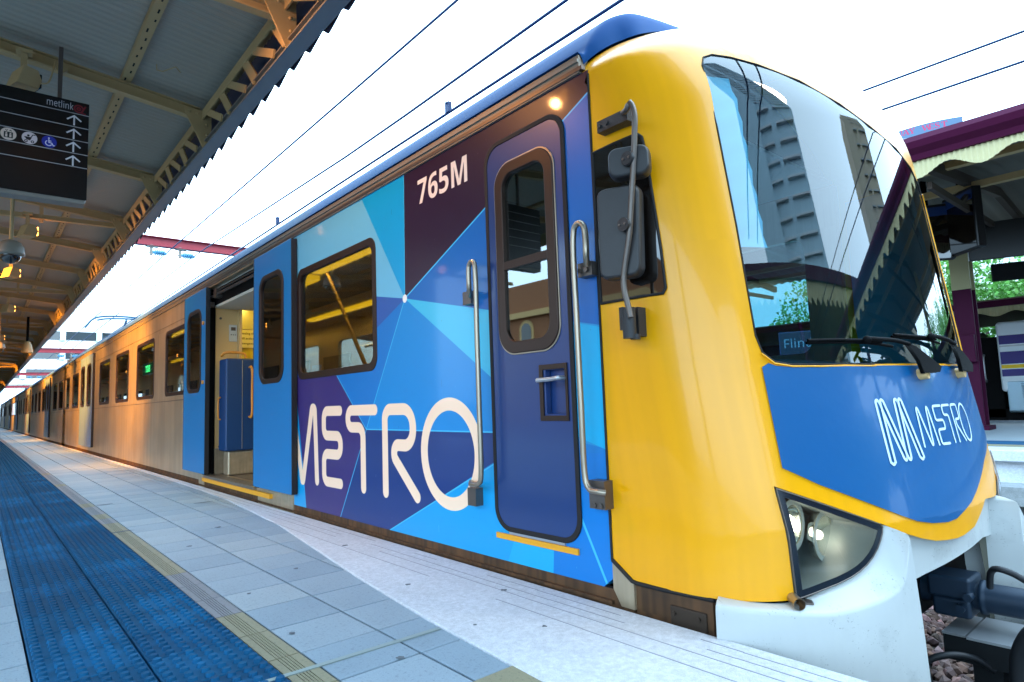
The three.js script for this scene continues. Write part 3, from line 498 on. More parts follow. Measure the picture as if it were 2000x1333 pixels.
  const h2 = part('handrail', hr([S(-1.80, 1.42, 1.95), S(-1.80, 1.46), S(-1.80, 1.56), S(-1.81, 1.6), S(-1.835, 1.618), S(-1.86, 1.605), S(-1.872, 1.56), S(-1.874, 1.2), S(-1.872, 0.8), S(-1.87, 0.52), S(-1.862, 0.475), S(-1.84, 0.45), S(-1.79, 0.445), S(-1.755, 0.445, 1.94)]), M.steel, t, 'bent steel handrail right of the crew door');
  parts('bracket', [bx(1.95, XS, 0.385, 0.50, -1.80, -1.715), bx(1.955, XS, 1.36, 1.42, -1.81, -1.73)], M.steelDark, h2);
  parts('bolt', [[0.40, -1.77], [0.40, -1.735], [1.385, -1.79], [1.385, -1.755]].map(([y, z]) => new THREE.CylinderGeometry(0.011, 0.011, 0.012, 6).rotateZ(Math.PI / 2).translate(1.948, y, z)), M.steelDark, h2);
  part('gutter_lip', merge([bx(XS - 0.016, XS + 0.01, 2.30, 2.318, -8, -1.76)]), M.steelDark, t);
}
// ---------------------------------------------------------------- the cab front
const WS = [[-1.165, 2.18], [-1.14, 2.225], [-1.09, 2.246], [-1.0, 2.243], [-0.877, 2.223], [-0.678, 2.177], [-0.454, 2.105], [-0.237, 2.04], [0.03, 1.995], [0.25, 1.95], [0.42, 1.90], [0.5, 1.86], [0.54, 1.80], [0.545, 1.6], [0.52, 1.3], [0.5, 1.05], [0.49, 0.98], [0.46, 0.945], [0.40, 0.936], [0.0, 0.936], [-0.657, 0.934], [-0.925, 0.936], [-1.05, 0.938], [-1.12, 0.95], [-1.163, 0.985], [-1.178, 1.05], [-1.17, 1.485], [-1.172, 1.894]];
const HL = [[-1.227, 0.497], [-1.209, 0.125], [-1.15, 0.138], [-1.097, 0.15], [-1.04, 0.162], [-0.986, 0.177], [-0.945, 0.193], [-0.914, 0.21], [-0.882, 0.234], [-0.856, 0.262], [-0.837, 0.29], [-0.825, 0.316], [-0.822, 0.334], [-0.832, 0.345]];
const mir = (p) => p.map(([s, y]) => [-0.6 - s, y]).reverse();
const BOT = [[-0.722, 0.305], [-0.609, 0.269], [-0.52, 0.248], [-0.442, 0.240], [-0.36, 0.236], [-0.294, 0.240], [-0.187, 0.258], [-0.1, 0.300], [-0.017, 0.347], [0.12, 0.42], [0.251, 0.485], [0.5, 0.55], [0.62, 0.58]];
const BLUE = [[-1.179, 0.93], [-1.188, 0.567], [-1.054, 0.50], [-0.847, 0.417], [-0.708, 0.362], [-0.630, 0.335], [-0.536, 0.317], [-0.429, 0.308], [-0.36, 0.312], [-0.296, 0.331], [-0.2, 0.358], [-0.117, 0.391], [0.127, 0.496], [0.4, 0.565], [0.56, 0.60], [0.56, 0.92], [0.4, 0.926], [0, 0.926], [-1.05, 0.927], [-1.12, 0.934], [-1.15, 0.945]];
const inset = (pts, d) => { // move a closed outline inwards (d > 0)
  const n = pts.length; let A = 0; pts.forEach((p, i) => { const q = pts[(i + 1) % n]; A += p[0] * q[1] - q[0] * p[1]; }); const sg = A > 0 ? 1 : -1;
  return pts.map((p, i) => { const a = pts[(i - 1 + n) % n], b = pts[(i + 1) % n]; let x = 0, y = 0; for (const [u, v] of [[a, p], [p, b]]) { const L = Math.hypot(v[0] - u[0], v[1] - u[1]) || 1; x -= (v[1] - u[1]) / L; y += (v[0] - u[0]) / L; } const L = Math.max(0.7, (x * x + y * y) / 2 ** 1) ; return [p[0] + sg * d * x / L, p[1] + sg * d * y / L]; });
};
{
  const t = lead;
  // yellow shell; its outline is drawn with the side edge at z = -1.735 (s running to 1) and warped into place
  const wS = (k, y) => { const e = Math.abs(k) > 1.35 ? 1 : 0; return [k, y]; };
  const sideS = (y, z = -1.735) => -sAt(z, y), out = [];
  out.push([sideS(0.108, -1.632), 0.108], [sideS(0.177, -1.733), 0.177]);
  for (let y = 0.3; y <= 2.27; y += 0.1) out.push([sideS(y, -1.733), y]);
  for (let i = 0; i <= 16; i++) { const y = 2.28 + 0.46 * i / 16; out.push([-Math.min(sAt(-1.79, y), 2), y]); }
  const r = []; for (let i = 16; i >= 0; i--) { const y = 2.28 + 0.46 * i / 16; r.push([Math.min(sAt(-1.79, y), 2), y]); }
  for (let y = 2.25; y >= 0.3; y -= 0.1) r.push([-sideS(y), y]);
  r.push([-sideS(0.12), 0.12]);
  const notch = [[-0.79, 0.334], [-0.818, 0.345], [-1.232, 0.506], [-1.2135, 0.121]];   // the outline steps round each headlight
  const edge = [...r, [0.9, 0.115], ...notch.map(([s, y]) => [-0.6 - s, y]).reverse(), ...BOT.slice(0, 9).reverse(), ...notch, [-1.3, 0.117], [-1.40, 0.114], [-1.484, 0.113]];
  const sh = poly([...out, ...edge]);
  sh.holes.push(poly(WS, THREE.Path));
  part('cab_shell', wrap(sh, 0, 0.05), M.yellow, t, 'yellow moulded cab shell');
  part('front_panel', wrap(poly(BLUE), 0.005, 0.05), M.blue, t, 'glossy blue front panel under the windscreen');
  // windscreen with its dark seal
  part('windscreen', wrap(poly(inset(WS, 0.001)), -0.001, 0.05), M.glassScreen, t);
  part('windscreen_seal', bead(WS, 0.0035, 0.001), M.rubber, t);
  part('yellow_trim', bead(inset(WS, -0.008).slice(11, 25), 0.0035, 0.006, false), M.yellow, t);
  // black quarter light on the left corner
  const Q = (y, z) => -sAt(z, y), ql = [[Q(1.238, -1.722), 1.238], [Q(1.6, -1.728), 1.6], [Q(1.90, -1.728), 1.90], [-1.6, 1.904], [-1.49, 1.91], [-1.472, 1.89], [-1.466, 1.82], [-1.47, 1.4], [-1.476, 1.256], [-1.49, 1.236], [-1.6, 1.237]];
  part('quarter_light', wrap(poly(ql), 0.006, 0.05), M.glassBlack, t);
  part('quarter_seal', bead(ql, 0.006, 0.006), M.rubber, t);
  part('shell_joint', tube([0.177, 0.5, 0.9, 1.3, 1.7, 2.1, 2.27].map((y) => [XS - 0.002, y, -1.737]), 0.006, 20, 6), M.rubber, t);
  part('shell_joint', tube([[XS - 0.002, 0.177, -1.735], [XS - 0.002, 0.107, -1.632], [2.006, 0.105, -1.5], [2.02, 0.106, -1.285]], 0.009, 20, 6, false), M.rubber, t);
  // METRO mark and lettering on the blue front: rounded double lines
  const K = [];
  const st = (r, d, pts, rad = 0.02) => { const P = new THREE.Path(); P.moveTo(...pts[0]); for (let i = 1; i < pts.length - 1; i++) { const [a, b, c] = [pts[i - 1], pts[i], pts[i + 1]], la = Math.hypot(a[0] - b[0], a[1] - b[1]), lc = Math.hypot(c[0] - b[0], c[1] - b[1]), q = Math.min(rad, la / 2, lc / 2); P.lineTo(b[0] + (a[0] - b[0]) * q / la, b[1] + (a[1] - b[1]) * q / la); P.quadraticCurveTo(b[0], b[1], b[0] + (c[0] - b[0]) * q / lc, b[1] + (c[1] - b[1]) * q / lc); } P.lineTo(...pts[pts.length - 1]); const pp = P.getPoints(6); K.push(ribbon(pp, r, d)); };
  function ribbon(pp, r, d) { // flat stroke with round ends on the front
    const L = [], R = [], n = pp.length; for (let i = 0; i < n; i++) { const a = pp[Math.max(0, i - 1)], b = pp[Math.min(n - 1, i + 1)], l = Math.hypot(b.x - a.x, b.y - a.y) || 1, nx = -(b.y - a.y) / l * r, ny = (b.x - a.x) / l * r; L.push([pp[i].x + nx, pp[i].y + ny]); R.push([pp[i].x - nx, pp[i].y - ny]); }
    const pos = [], nor = [], idx = []; const put = ([s, y]) => { const q = frontD(s, y, d), m = frontN(s, y); pos.push(q.x, q.y, q.z); nor.push(m.x, m.y, m.z); };
    L.forEach((p, i) => { put(p); put(R[i]); }); for (let i = 0; i < n - 1; i++) { const a = 2 * i; idx.push(a, a + 1, a + 3, a, a + 3, a + 2); }
    for (const e of [0, n - 1]) { const c0 = pos.length / 3; put([pp[e].x, pp[e].y]); for (let k = 0; k <= 10; k++) put([pp[e].x + r * Math.cos(k * Math.PI / 5), pp[e].y + r * Math.sin(k * Math.PI / 5)]); for (let k = 0; k < 10; k++) idx.push(c0, c0 + 1 + k, c0 + 2 + k); }
    const g = new THREE.BufferGeometry(); g.setAttribute('position', new THREE.Float32BufferAttribute(pos, 3)); g.setAttribute('normal', new THREE.Float32BufferAttribute(nor, 3)); g.setIndex(idx); return g;
  }
  // (x 0..1 across, y 0..1 up) -> panel
  const big = (p) => p.map(([a, b]) => [-0.700 + a * 0.215, 0.555 + b * 0.238]);
  const outline = (h) => [[[0, 0], [0.02, 1]], [[0.02, 1], [0.19, 1]]];
  const dl = 0.0075, r1 = 0.0058;
  for (const o of [-1, 1]) { const k = o * 0.055; st(r1, dl + 0.001 * o, big([[0.08 + k, 0.0], [0.085 + k, 0.97], [0.13 + k, 1.0], [0.17 + k, 0.97], [0.46 + k, 0.04], [0.50 + k, 0.0], [0.545 + k, 0.04], [0.60 + k, 0.97], [0.645 + k, 1.0], [0.69 + k, 0.97], [0.93 + k, 0.03]]), 0.014); }
  st(r1, dl, big([[0.025, 0.0], [0.08, -0.045], [0.135, 0.0]]), 0.01); st(r1, dl, big([[0.875, 0.03], [0.93, -0.015], [0.985, 0.03]]), 0.01);
  const T = (x0, wd, p) => p.map(([a, b]) => [x0 + a * wd, 0.60 + b * 0.155]), r2 = 0.0052;
  st(r2, dl, T(-0.462, 0.115, [[0, 0], [0.07, 0.93], [0.13, 1.0], [0.19, 0.93], [0.5, 0.05], [0.55, 0], [0.6, 0.05], [0.72, 0.93], [0.78, 1], [0.85, 0.93], [1, 0]]), 0.01);
  st(r2, dl, T(-0.322, 0.07, [[1, 1], [0, 1], [0, 0.62], [0.95, 0.62], [0.95, 0.38], [0, 0.38], [0, 0], [1, 0]]), 0.014);
  st(r2, dl, T(-0.240, 0.075, [[1, 1], [0, 1], [0, 0.74], [0.6, 0.74], [0.6, 0]]), 0.014);
  st(r2, dl, T(-0.147, 0.075, [[0, 0], [0, 1], [0.9, 1], [0.9, 0.6], [0.25, 0.6], [0.25, 0.45], [1.05, 0]]), 0.016);
  { const e = []; for (let i = 0; i <= 40; i++) e.push(new THREE.Vector2(-0.015 + 0.053 * Math.cos(i * Math.PI / 20), 0.675 + 0.08 * Math.sin(i * Math.PI / 20))); K.push(ribbon(e, r2, dl)); }
  part('front_logo', K.map((g) => { g.setAttribute('uv', new THREE.Float32BufferAttribute(new Float32Array(g.attributes.position.count * 2), 2)); return g; }), M.paleBlueWhite, t, 'white outlined mark with the word METRO');
  // headlights
  for (const [pts, side] of [[HL, -1], [mir(HL), 1]]) {
    const h = new THREE.Group(); h.name = numbered('headlight'); t.add(h);
    const c = pts.reduce((a, p) => [a[0] + p[0] / pts.length, a[1] + p[1] / pts.length], [0, 0]);
    const cl = new THREE.Shape(dense(poly(inset(pts, 0.004))).map(([a, b]) => new THREE.Vector2(a, b)));
    part('lens', wrap(cl, 0.004, 0.04), M.glassClear, h);
    const fr = poly(inset(pts, 0.002)); fr.holes.push(poly(inset(pts, 0.024), THREE.Path)); part('lens_border', wrap(fr, 0.006, 0.04), M.lensBorder, h);
    part('lens_seal', bead(dense(poly(pts)), 0.0028, 0.006), M.steelDark, h);
    // deep housing: walls from the outline back to a plate
    const ring = dense(poly(inset(pts, 0.004))), back = ring.map(([s, y]) => { const q = front(s, y); return V(q.x + (front(c[0], c[1]).x - q.x) * 0.06 - side * 0.05, q.y, q.z - 0.27); });
    const rows = [ring.map(([s, y]) => frontD(s, y, -0.004)), back].map((r) => [...r, r[0]]);
     part('housing', loft(rows), M.housing, h);
    const cen = back.reduce((a, p) => a.add(p), V(0, 0, 0)).multiplyScalar(1 / back.length); part('housing_back', loft([[...back, back[0]], [...back, back[0]].map(() => cen)]), M.housing, h);
    const sc = side < 0 ? [[2.305, 0.345, -1.125], [2.475, 0.285, -1.085]] : [[4.34 - 0.3, 0.345, -1.12], [4.17 - 0.3, 0.285, -1.08]];
    for (const [x, y, z] of sc) {
      const L = part('lamp', new THREE.LatheGeometry([[0.006, -0.062], [0.03, -0.058], [0.055, -0.04], [0.07, -0.015], [0.076, 0.0], [0.078, 0.006], [0.098, 0.006], [0.1, 0.0], [0.094, -0.02]].map((p) => new THREE.Vector2(...p)), 36).scale(0.95, 1, 0.95).rotateX(Math.PI / 2).translate(x, y, z), M.reflector ?? (std('reflector', 0xe8e4d8, 0.12, 1)), h);
      part('bulb', new THREE.SphereGeometry(z < -1.1 ? 0.04 : 0.018, 16, 12).translate(x, y, z - 0.022), M.headBulb, L);
      part('lamp_ring', new THREE.RingGeometry(0.074, 0.096, 36).translate(x, y, z + 0.0075), M.housingRing, L);
      part('lamp_glass', new THREE.CircleGeometry(0.074, 28).translate(x, y, z + 0.004), M.glassClear, L);
      const pl = new THREE.PointLight(0xfff0d4, 0.006); pl.position.set(x, y, z + 0.02); pl.castShadow = true; scene.add(pl); pl.name = 'headlight_glow';
    }
  }
  // wipers
  const wp = (pts, r) => new THREE.TubeGeometry(new THREE.CatmullRomCurve3(pts.map(([s, y, d]) => frontD(s, y, d))), 24, r, 6);
  const wipers = [
    { blade: [[-0.98, 1.02], [-0.85, 1.022], [-0.705, 1.02], [-0.60, 1.014], [-0.52, 1.006]], arm: [[-0.705, 1.026], [-0.54, 1.018], [-0.46, 1.006]], flat: [[-0.47, 1.012], [-0.405, 0.995], [-0.235, 0.912], [-0.265, 0.888], [-0.40, 0.885], [-0.41, 0.94]], piv: [-0.345, 0.882] },
    { blade: [[-0.51, 1.046], [-0.38, 1.043], [-0.25, 1.040], [-0.17, 1.034], [-0.11, 1.028]], arm: [[-0.25, 1.046], [-0.1, 1.032], [-0.02, 1.016]], flat: [[-0.03, 1.022], [0.05, 1.0], [0.26, 0.925], [0.2, 0.89], [0.0, 0.893], [0.01, 0.95]], piv: [0.09, 0.886] }];
  for (const w of wipers) {
    const a = part('wiper', wp(w.arm.map(([s, y]) => [s, y, 0.05]), 0.009), M.black, t);
    part('wiper_arm', merge([wrap(poly(w.flat), 0.05, 0.05), wrap(poly(w.flat), 0.035, 0.05)]), M.black, a);
    part('wiper_blade', merge([wp(w.blade.map(([s, y]) => [s, y - 0.004, 0.018]), 0.006), wp(w.blade.slice(0, 4).map(([s, y]) => [s, y + 0.003, 0.028]), 0.006)]), M.black, a);
    part('joint', new THREE.SphereGeometry(0.016, 12, 8).translate(...frontD(w.arm[0][0], w.arm[0][1] - 0.004, 0.045).toArray()), M.black, a);
    part('pivot', new THREE.CylinderGeometry(0.02, 0.024, 0.04, 14).rotateX(Math.PI / 2).translate(...frontD(w.piv[0], w.piv[1] + 0.004, 0.018).toArray()), M.creamPanel, a);
  }
  // cab interior
  part('dashboard', merge([bx(2.2, 4.45, 0.55, 0.93, -1.75, -1.22), rbx(2.35, 4.3, 0.9, 0.985, -1.72, -1.3, 0.03)]), M.couplerDark, t);
  part('cab_back_wall', bx(XS + 0.062, 2 * XC - XS - 0.062, 0.1, 2.3, -3.36, -3.3), M.darkBrown, t);
  part('cab_ceiling', bx(XS + 0.12, 2 * XC - XS - 0.12, 2.28, 2.30, -3.3, -1.72), M.cabLining, t); part('cab_lining', wrap(poly([[-1.1, 2.27], [-0.7, 2.22], [-0.2, 2.08], [0.3, 2.0], [0.7, 1.95], [0.7, 2.3], [0.4, 2.46], [-0.4, 2.48], [-0.9, 2.38]]), -0.04, 0.06), M.cabLining, t);
  { const rows = [0, 1].map((e) => Array.from({ length: 15 }, (_, i) => { const y = 1.42 + i * 0.055, s = e ? -1.06 + (y - 1.42) * 0.0 + 0.06 : -1.15; return frontD(s, y, -0.06 - (i % 2) * 0.012); })); part('curtain', loft(rows), M.curtain, t, 'white pleated blind at the left of the windscreen'); }
  { const L = []; for (let y = 0.95; y <= 2.2; y += 0.1) L.push([0.62, y]); const R = L.map(([s, y]) => [Math.min(1.75, sAt(-1.7, y) - 0.02), y]).reverse(); const o = poly([...L, ...R]); part('cab_lining', wrap(o, -0.035, 0.08), M.cabLining, t); const l2 = []; for (let y = 0.3; y <= 2.12; y += 0.1) l2.push([-1.24, y]); part('cab_lining', wrap(poly([...l2, ...l2.map(([s, y]) => [-Math.min(1.75, sAt(-1.7, y) - 0.02), y]).reverse()]), -0.035, 0.08), M.cabLining, t); }
  part('driver_seat', merge([rbx(3.5, 4.0, 0.7, 0.8, -2.6, -2.15, 0.04), rbx(3.5, 4.0, 0.8, 1.5, -2.68, -2.58, 0.04)]), M.seatBlue, t);
  // white moulded bumper
  const LED = [[-1.469, 0.124], [-1.34, 0.112], [-1.209, 0.112], [-1.097, 0.140], [-0.986, 0.166], [-0.914, 0.199], [-0.854, 0.255], [-0.815, 0.33], [-0.80, 0.338]];
  const RIM = [[-1.462, 0.118], [-1.35, 0.114], [-1.25, 0.111], [-1.13, 0.099], [-0.985, 0.112], [-0.895, 0.13], [-0.835, 0.158], [-0.805, 0.224], [-0.782, 0.318]];
  const lump = (LED, RIM, flip, dd) => {
    const n = 28, smp = (a, t) => { const c = new THREE.CatmullRomCurve3(a.map(([s, y]) => V(s, y, 0)), false, 'centripetal'); return c.getPoint(t); };
    const rows = []; const R = (fn) => rows.push(Array.from({ length: n + 1 }, (_, i) => { const [s, y, d] = fn(i / n); return frontD(flip ? -0.6 - s : s, y, d + (flip && d > 0 ? dd * (1 - i / n) : 0)); }));
    R((t) => { const p = smp(LED, t); return [p.x, p.y, -0.01]; });
    R((t) => { const a = smp(LED, t), b = smp(RIM, t); return [(a.x + b.x) / 2, (a.y + b.y) / 2, 0.035]; });
    R((t) => { const p = smp(RIM, t); return [p.x, p.y, 0.066]; });
    R((t) => { const p = smp(RIM, t); return [p.x, p.y - 0.006, 0.074]; });
    R((t) => { const p = smp(RIM, t); return [p.x, p.y - 0.02, 0.079]; });
    for (const y of [0.02, -0.12, -0.25, -0.4, -0.5]) R((t) => { const p = smp(RIM, t), yy = Math.min(y, p.y - 0.06), e = Math.max(0, t - 0.8) / 0.2; return [-1.462 + t * (0.70 - 0.02 * Math.min(1, Math.max(0, 0.1 - y) * 3)) + 0.0 * e, yy, 0.085 + 0.03 * Math.sin(Math.min(1, (0.02 - y) * 2) * 1.6)]; });
    R((t) => [-1.462 + t * 0.69, -0.5, -0.15]);
    const g = loft(rows), end = [], end0 = []; rows.slice(0, -1).forEach((r) => { const p = r[n]; end.push([p, V(p.x + (flip ? -0.02 : 0.02), p.y, p.z - 0.22)]); const q = r[0]; end0.push([q, V(q.x + (flip ? -0.12 : 0.12), q.y, q.z - 0.03)]); });
    const gg = [g, loft(end), loft(end0)]; return merge(gg.map((x) => { const uv = x.attributes.uv, p = x.attributes.position; for (let i = 0; i < p.count; i++) uv.setXY(i, p.getX(i) * 1.1 + p.getZ(i) * 0.7, p.getY(i) * 1.3); return x; }));
  };
  part('bumper', lump(LED, RIM, false, 0), M.white, t, 'white left bumper moulding under the lit headlight');
  part('bumper', lump(LED, RIM, true, 0.22), M.white, t, 'white right bumper moulding at the photo edge');
  part('bumper_middle', wrap(poly([...BOT.slice(0, 10).map(([s, y]) => [s, y + 0.01]), [0.2, 0.30], [0.2, 0.16], [0.0, 0.178], [-0.3, 0.150], [-0.55, 0.125], [-0.66, 0.108], [-0.80, 0.10], [-0.80, 0.335]]), -0.03, 0.05), M.white, t);
  part('bumper_step', merge([0].map(() => wrap(poly([[0.02, 0.18], [0.2, 0.168], [0.2, -0.42], [0.09, -0.42], [0.08, 0.02]]), -0.05, 0.06))), M.olive, t);
  part('apron', merge([bx(2.55, 4.2, -0.75, 0.12, -1.75, -1.55), bx(2.75, 4.5, -0.16, 0.22, -1.56, -1.0)]), M.black, t);
  const ej = part('drain_pipe', merge([new THREE.CylinderGeometry(0.019, 0.019, 0.075, 16, 1, true).rotateZ(Math.PI / 2).rotateY(0.75)]).translate(2.135, 0.128, -1.045), M.steel, t); 
  part('pipe_clip', bx(-0.01, 0.09, -0.004, 0.002, -0.012, 0.012).rotateY(0.6).translate(2.18, 0.118, -1.02), M.steelDark, t);
  // dark end of the skirt with its hatch
  part('equipment_box', bx(XS + 0.012, XS + 0.3, -0.5, 0.1, -1.635, -1.29), M.brown, t);
  part('hatch', merge([rbx(XS + 0.004, XS + 0.02, -0.12, 0.055, -1.47, -1.315, 0.006), ...[[0.03, -1.45], [0.03, -1.345], [-0.04, -1.345], [-0.04, -1.45]].map(([y, z]) => new THREE.CylinderGeometry(0.008, 0.008, 0.012, 8).rotateZ(Math.PI / 2).translate(XS, y, z))]), M.darkBrown, t);
}
{ // mirrors on their long bent arm
  const t = lead, X = 1.88, S = (z, y, x = X) => [x, 0.84 + (y - 0.84) * x / 2.003, z * x / 2.003];
  const arm = part('mirror_arm', tube([[1.98, 2.005, -1.545], S(-1.535, 2.03), S(-1.52, 2.05), S(-1.50, 2.0), S(-1.505, 1.9), S(-1.545, 1.6), S(-1.56, 1.5), S(-1.60, 1.33), S(-1.60, 1.28), S(-1.583, 1.2), S(-1.575, 1.16)], 0.0115, 80, 10), M.steelDark, t);
  part('upper_bracket', merge([bx(1.955, XS + 0.01, 1.955, 2.005, -1.66, -1.5), ...[-1.645, -1.605].map((z) => new THREE.CylinderGeometry(0.009, 0.009, 0.012, 8).rotateZ(Math.PI / 2).translate(1.953, 1.98, z))]), M.mirrorBlack, t);
  part('lower_bracket', merge([bx(1.955, XS + 0.02, 1.075, 1.19, -1.575, -1.50), new THREE.CylinderGeometry(0.026, 0.026, 0.12, 18).translate(1.915, 1.125, -1.515), bx(1.90, 1.97, 1.10, 1.19, -1.55, -1.53), rod([1.93, 1.06, -1.50], [1.93, 1.08, -1.50], 0.02)]), M.mirrorBlack, t);
  const mshape = (w, h, r, k) => { const q = new THREE.Shape(); const a = w / 2, b = h / 2; q.moveTo(-a + r, -b); q.lineTo(a - r - k, -b); q.quadraticCurveTo(a - k, -b, a - k * 0.7, -b + r); q.lineTo(a, b - r); q.quadraticCurveTo(a, b, a - r, b); q.lineTo(-a + r, b); q.quadraticCurveTo(-a, b, -a, b - r); q.lineTo(-a, -b + r); q.quadraticCurveTo(-a, -b, -a + r, -b); return q; };
  const shell = (w, h, r, k) => new THREE.ExtrudeGeometry(mshape(w, h, r, k), { depth: 0.02, bevelEnabled: true, bevelSize: 0.012, bevelThickness: 0.03, bevelSegments: 5, curveSegments: 8 });
  const big = part('mirror', shell(0.155, 0.345, 0.03, 0.012).rotateY(-Math.PI / 2 + 0.35).translate(1.93, 1.487, -1.535), M.mirrorBlack, t, 'tall black mirror back');
  part('mirror_glass', new THREE.ShapeGeometry(mshape(0.13, 0.31, 0.03, 0.012)).rotateY(-Math.PI / 2 + 0.35).translate(1.955, 1.487, -1.53), M.alu, big);
  const sm = part('mirror', shell(0.14, 0.10, 0.03, 0).rotateY(-Math.PI / 2 + 0.5).translate(1.925, 1.752, -1.475), M.mirrorBlack, t, 'small wide black mirror back above the tall one');
  part('mirror_glass', new THREE.ShapeGeometry(mshape(0.11, 0.075, 0.03, 0)).rotateY(-Math.PI / 2 + 0.5).translate(1.948, 1.752, -1.468), M.alu, sm);
  parts('clamp', [[1.752, -1.44], [1.50, -1.475]].map(([y, z]) => new THREE.CylinderGeometry(0.027, 0.027, 0.03, 20).rotateZ(Math.PI / 2).translate(1.872, y, z)), M.mirrorBlack, arm);
  parts('clamp_bolt', [[1.752, -1.455], [1.752, -1.428], [1.50, -1.49], [1.50, -1.463]].map(([y, z]) => new THREE.CylinderGeometry(0.005, 0.005, 0.006, 8).rotateZ(Math.PI / 2).translate(1.856, y, z)), M.steelDark, arm);
}
settle(lead, [XC, TRACK_Y, -12]);
{ // carriages behind
  const labels = ['brushed steel carriage coupled directly behind the lead carriage', 'brushed steel carriage second behind the lead carriage', 'distant brushed steel carriage third behind the lead one', 'farthest brushed steel carriage at the vanishing point'];
  const c = carriage('following_carriage', labels[0], false, -23.4); settle(c, [XC, TRACK_Y, -34.5]);
  for (let k = 1; k < 3; k++) { const d = c.clone(); d.name = numbered('following_carriage'); d.position.z -= 22.6 * k; scene.add(d); d.userData = { ...c.userData, label: labels[k] }; }
}
{ // coupler, brackets and hoses under the nose
  const t = lead.position.clone(), add = (n, g, m, l) => { const p = part(n, g, m, lead, l); p.position.sub(t); return p; };
  const prof = [[0.0, -1.6], [0.055, -1.6], [0.055, -0.79], [0.07, -0.785], [0.07, -0.77], [0.06, -0.76], [0.06, -0.2], [0.0, -0.2]].map((p) => new THREE.Vector2(...p));
  add('coupler', new THREE.LatheGeometry(prof, 24).rotateX(Math.PI / 2).translate(3.25, -0.055, 0), M.coupler, 'blue grey coupler shaft');
  add('coupler_clamp', merge([rbx(3.16, 3.34, -0.06, 0.03, -0.96, -0.80, 0.015), rbx(3.17, 3.33, -0.14, -0.06, -0.95, -0.81, 0.015), new THREE.CylinderGeometry(0.018, 0.018, 0.05, 6).rotateZ(Math.PI / 2).translate(3.16, -0.09, -0.84), new THREE.CylinderGeometry(0.018, 0.018, 0.05, 6).rotateZ(Math.PI / 2).translate(3.16, -0.04, -0.81)]), M.coupler);
  add('coupler_bracket', merge([bx(3.1, 3.4, -0.29, -0.19, -0.9, -0.55), bx(3.16, 3.34, -0.6, -0.29, -0.82, -0.72), bx(3.0, 3.5, -0.55, -0.42, -0.85, -0.3)]), M.couplerDark);
  add('bracket_plate', merge([bx(3.09, 3.38, -0.188, -0.18, -0.9, -0.82), bx(3.07, 3.38, -0.186, -0.176, -0.81, -0.55)]), M.alu);
  add('electric_head', merge([rbx(3.3, 3.7, -0.75, -0.25, -0.75, -0.35, 0.03), bx(3.5, 3.6, -0.3, 0.0, -0.7, -0.6)]), M.couplerDark);
  const hose = (pts, r) => add('hose', tube(pts, r, 60, 10), M.hose);
  hose([[3.0, -0.42, -0.86], [2.96, -0.35, -0.92], [2.95, -0.27, -0.92], [2.98, -0.235, -0.86], [3.06, -0.25, -0.79], [3.12, -0.3, -0.74]], 0.013);
  hose([[3.02, -0.48, -0.9], [3.0, -0.44, -0.905], [2.99, -0.40, -0.90]], 0.013);
  hose([[3.1, 0.03, -0.72], [3.05, 0.10, -0.70], [3.0, 0.13, -0.665], [3.0, 0.12, -0.62], [3.0, 0.09, -0.56], [3.0, 0.08, -0.45]], 0.012);
  hose([[2.75, -0.62, -0.66], [2.78, -0.42, -0.62], [2.8, -0.25, -0.595], [2.8, -0.1, -0.575], [2.78, -0.02, -0.53], [2.75, 0.02, -0.45]], 0.034);
}

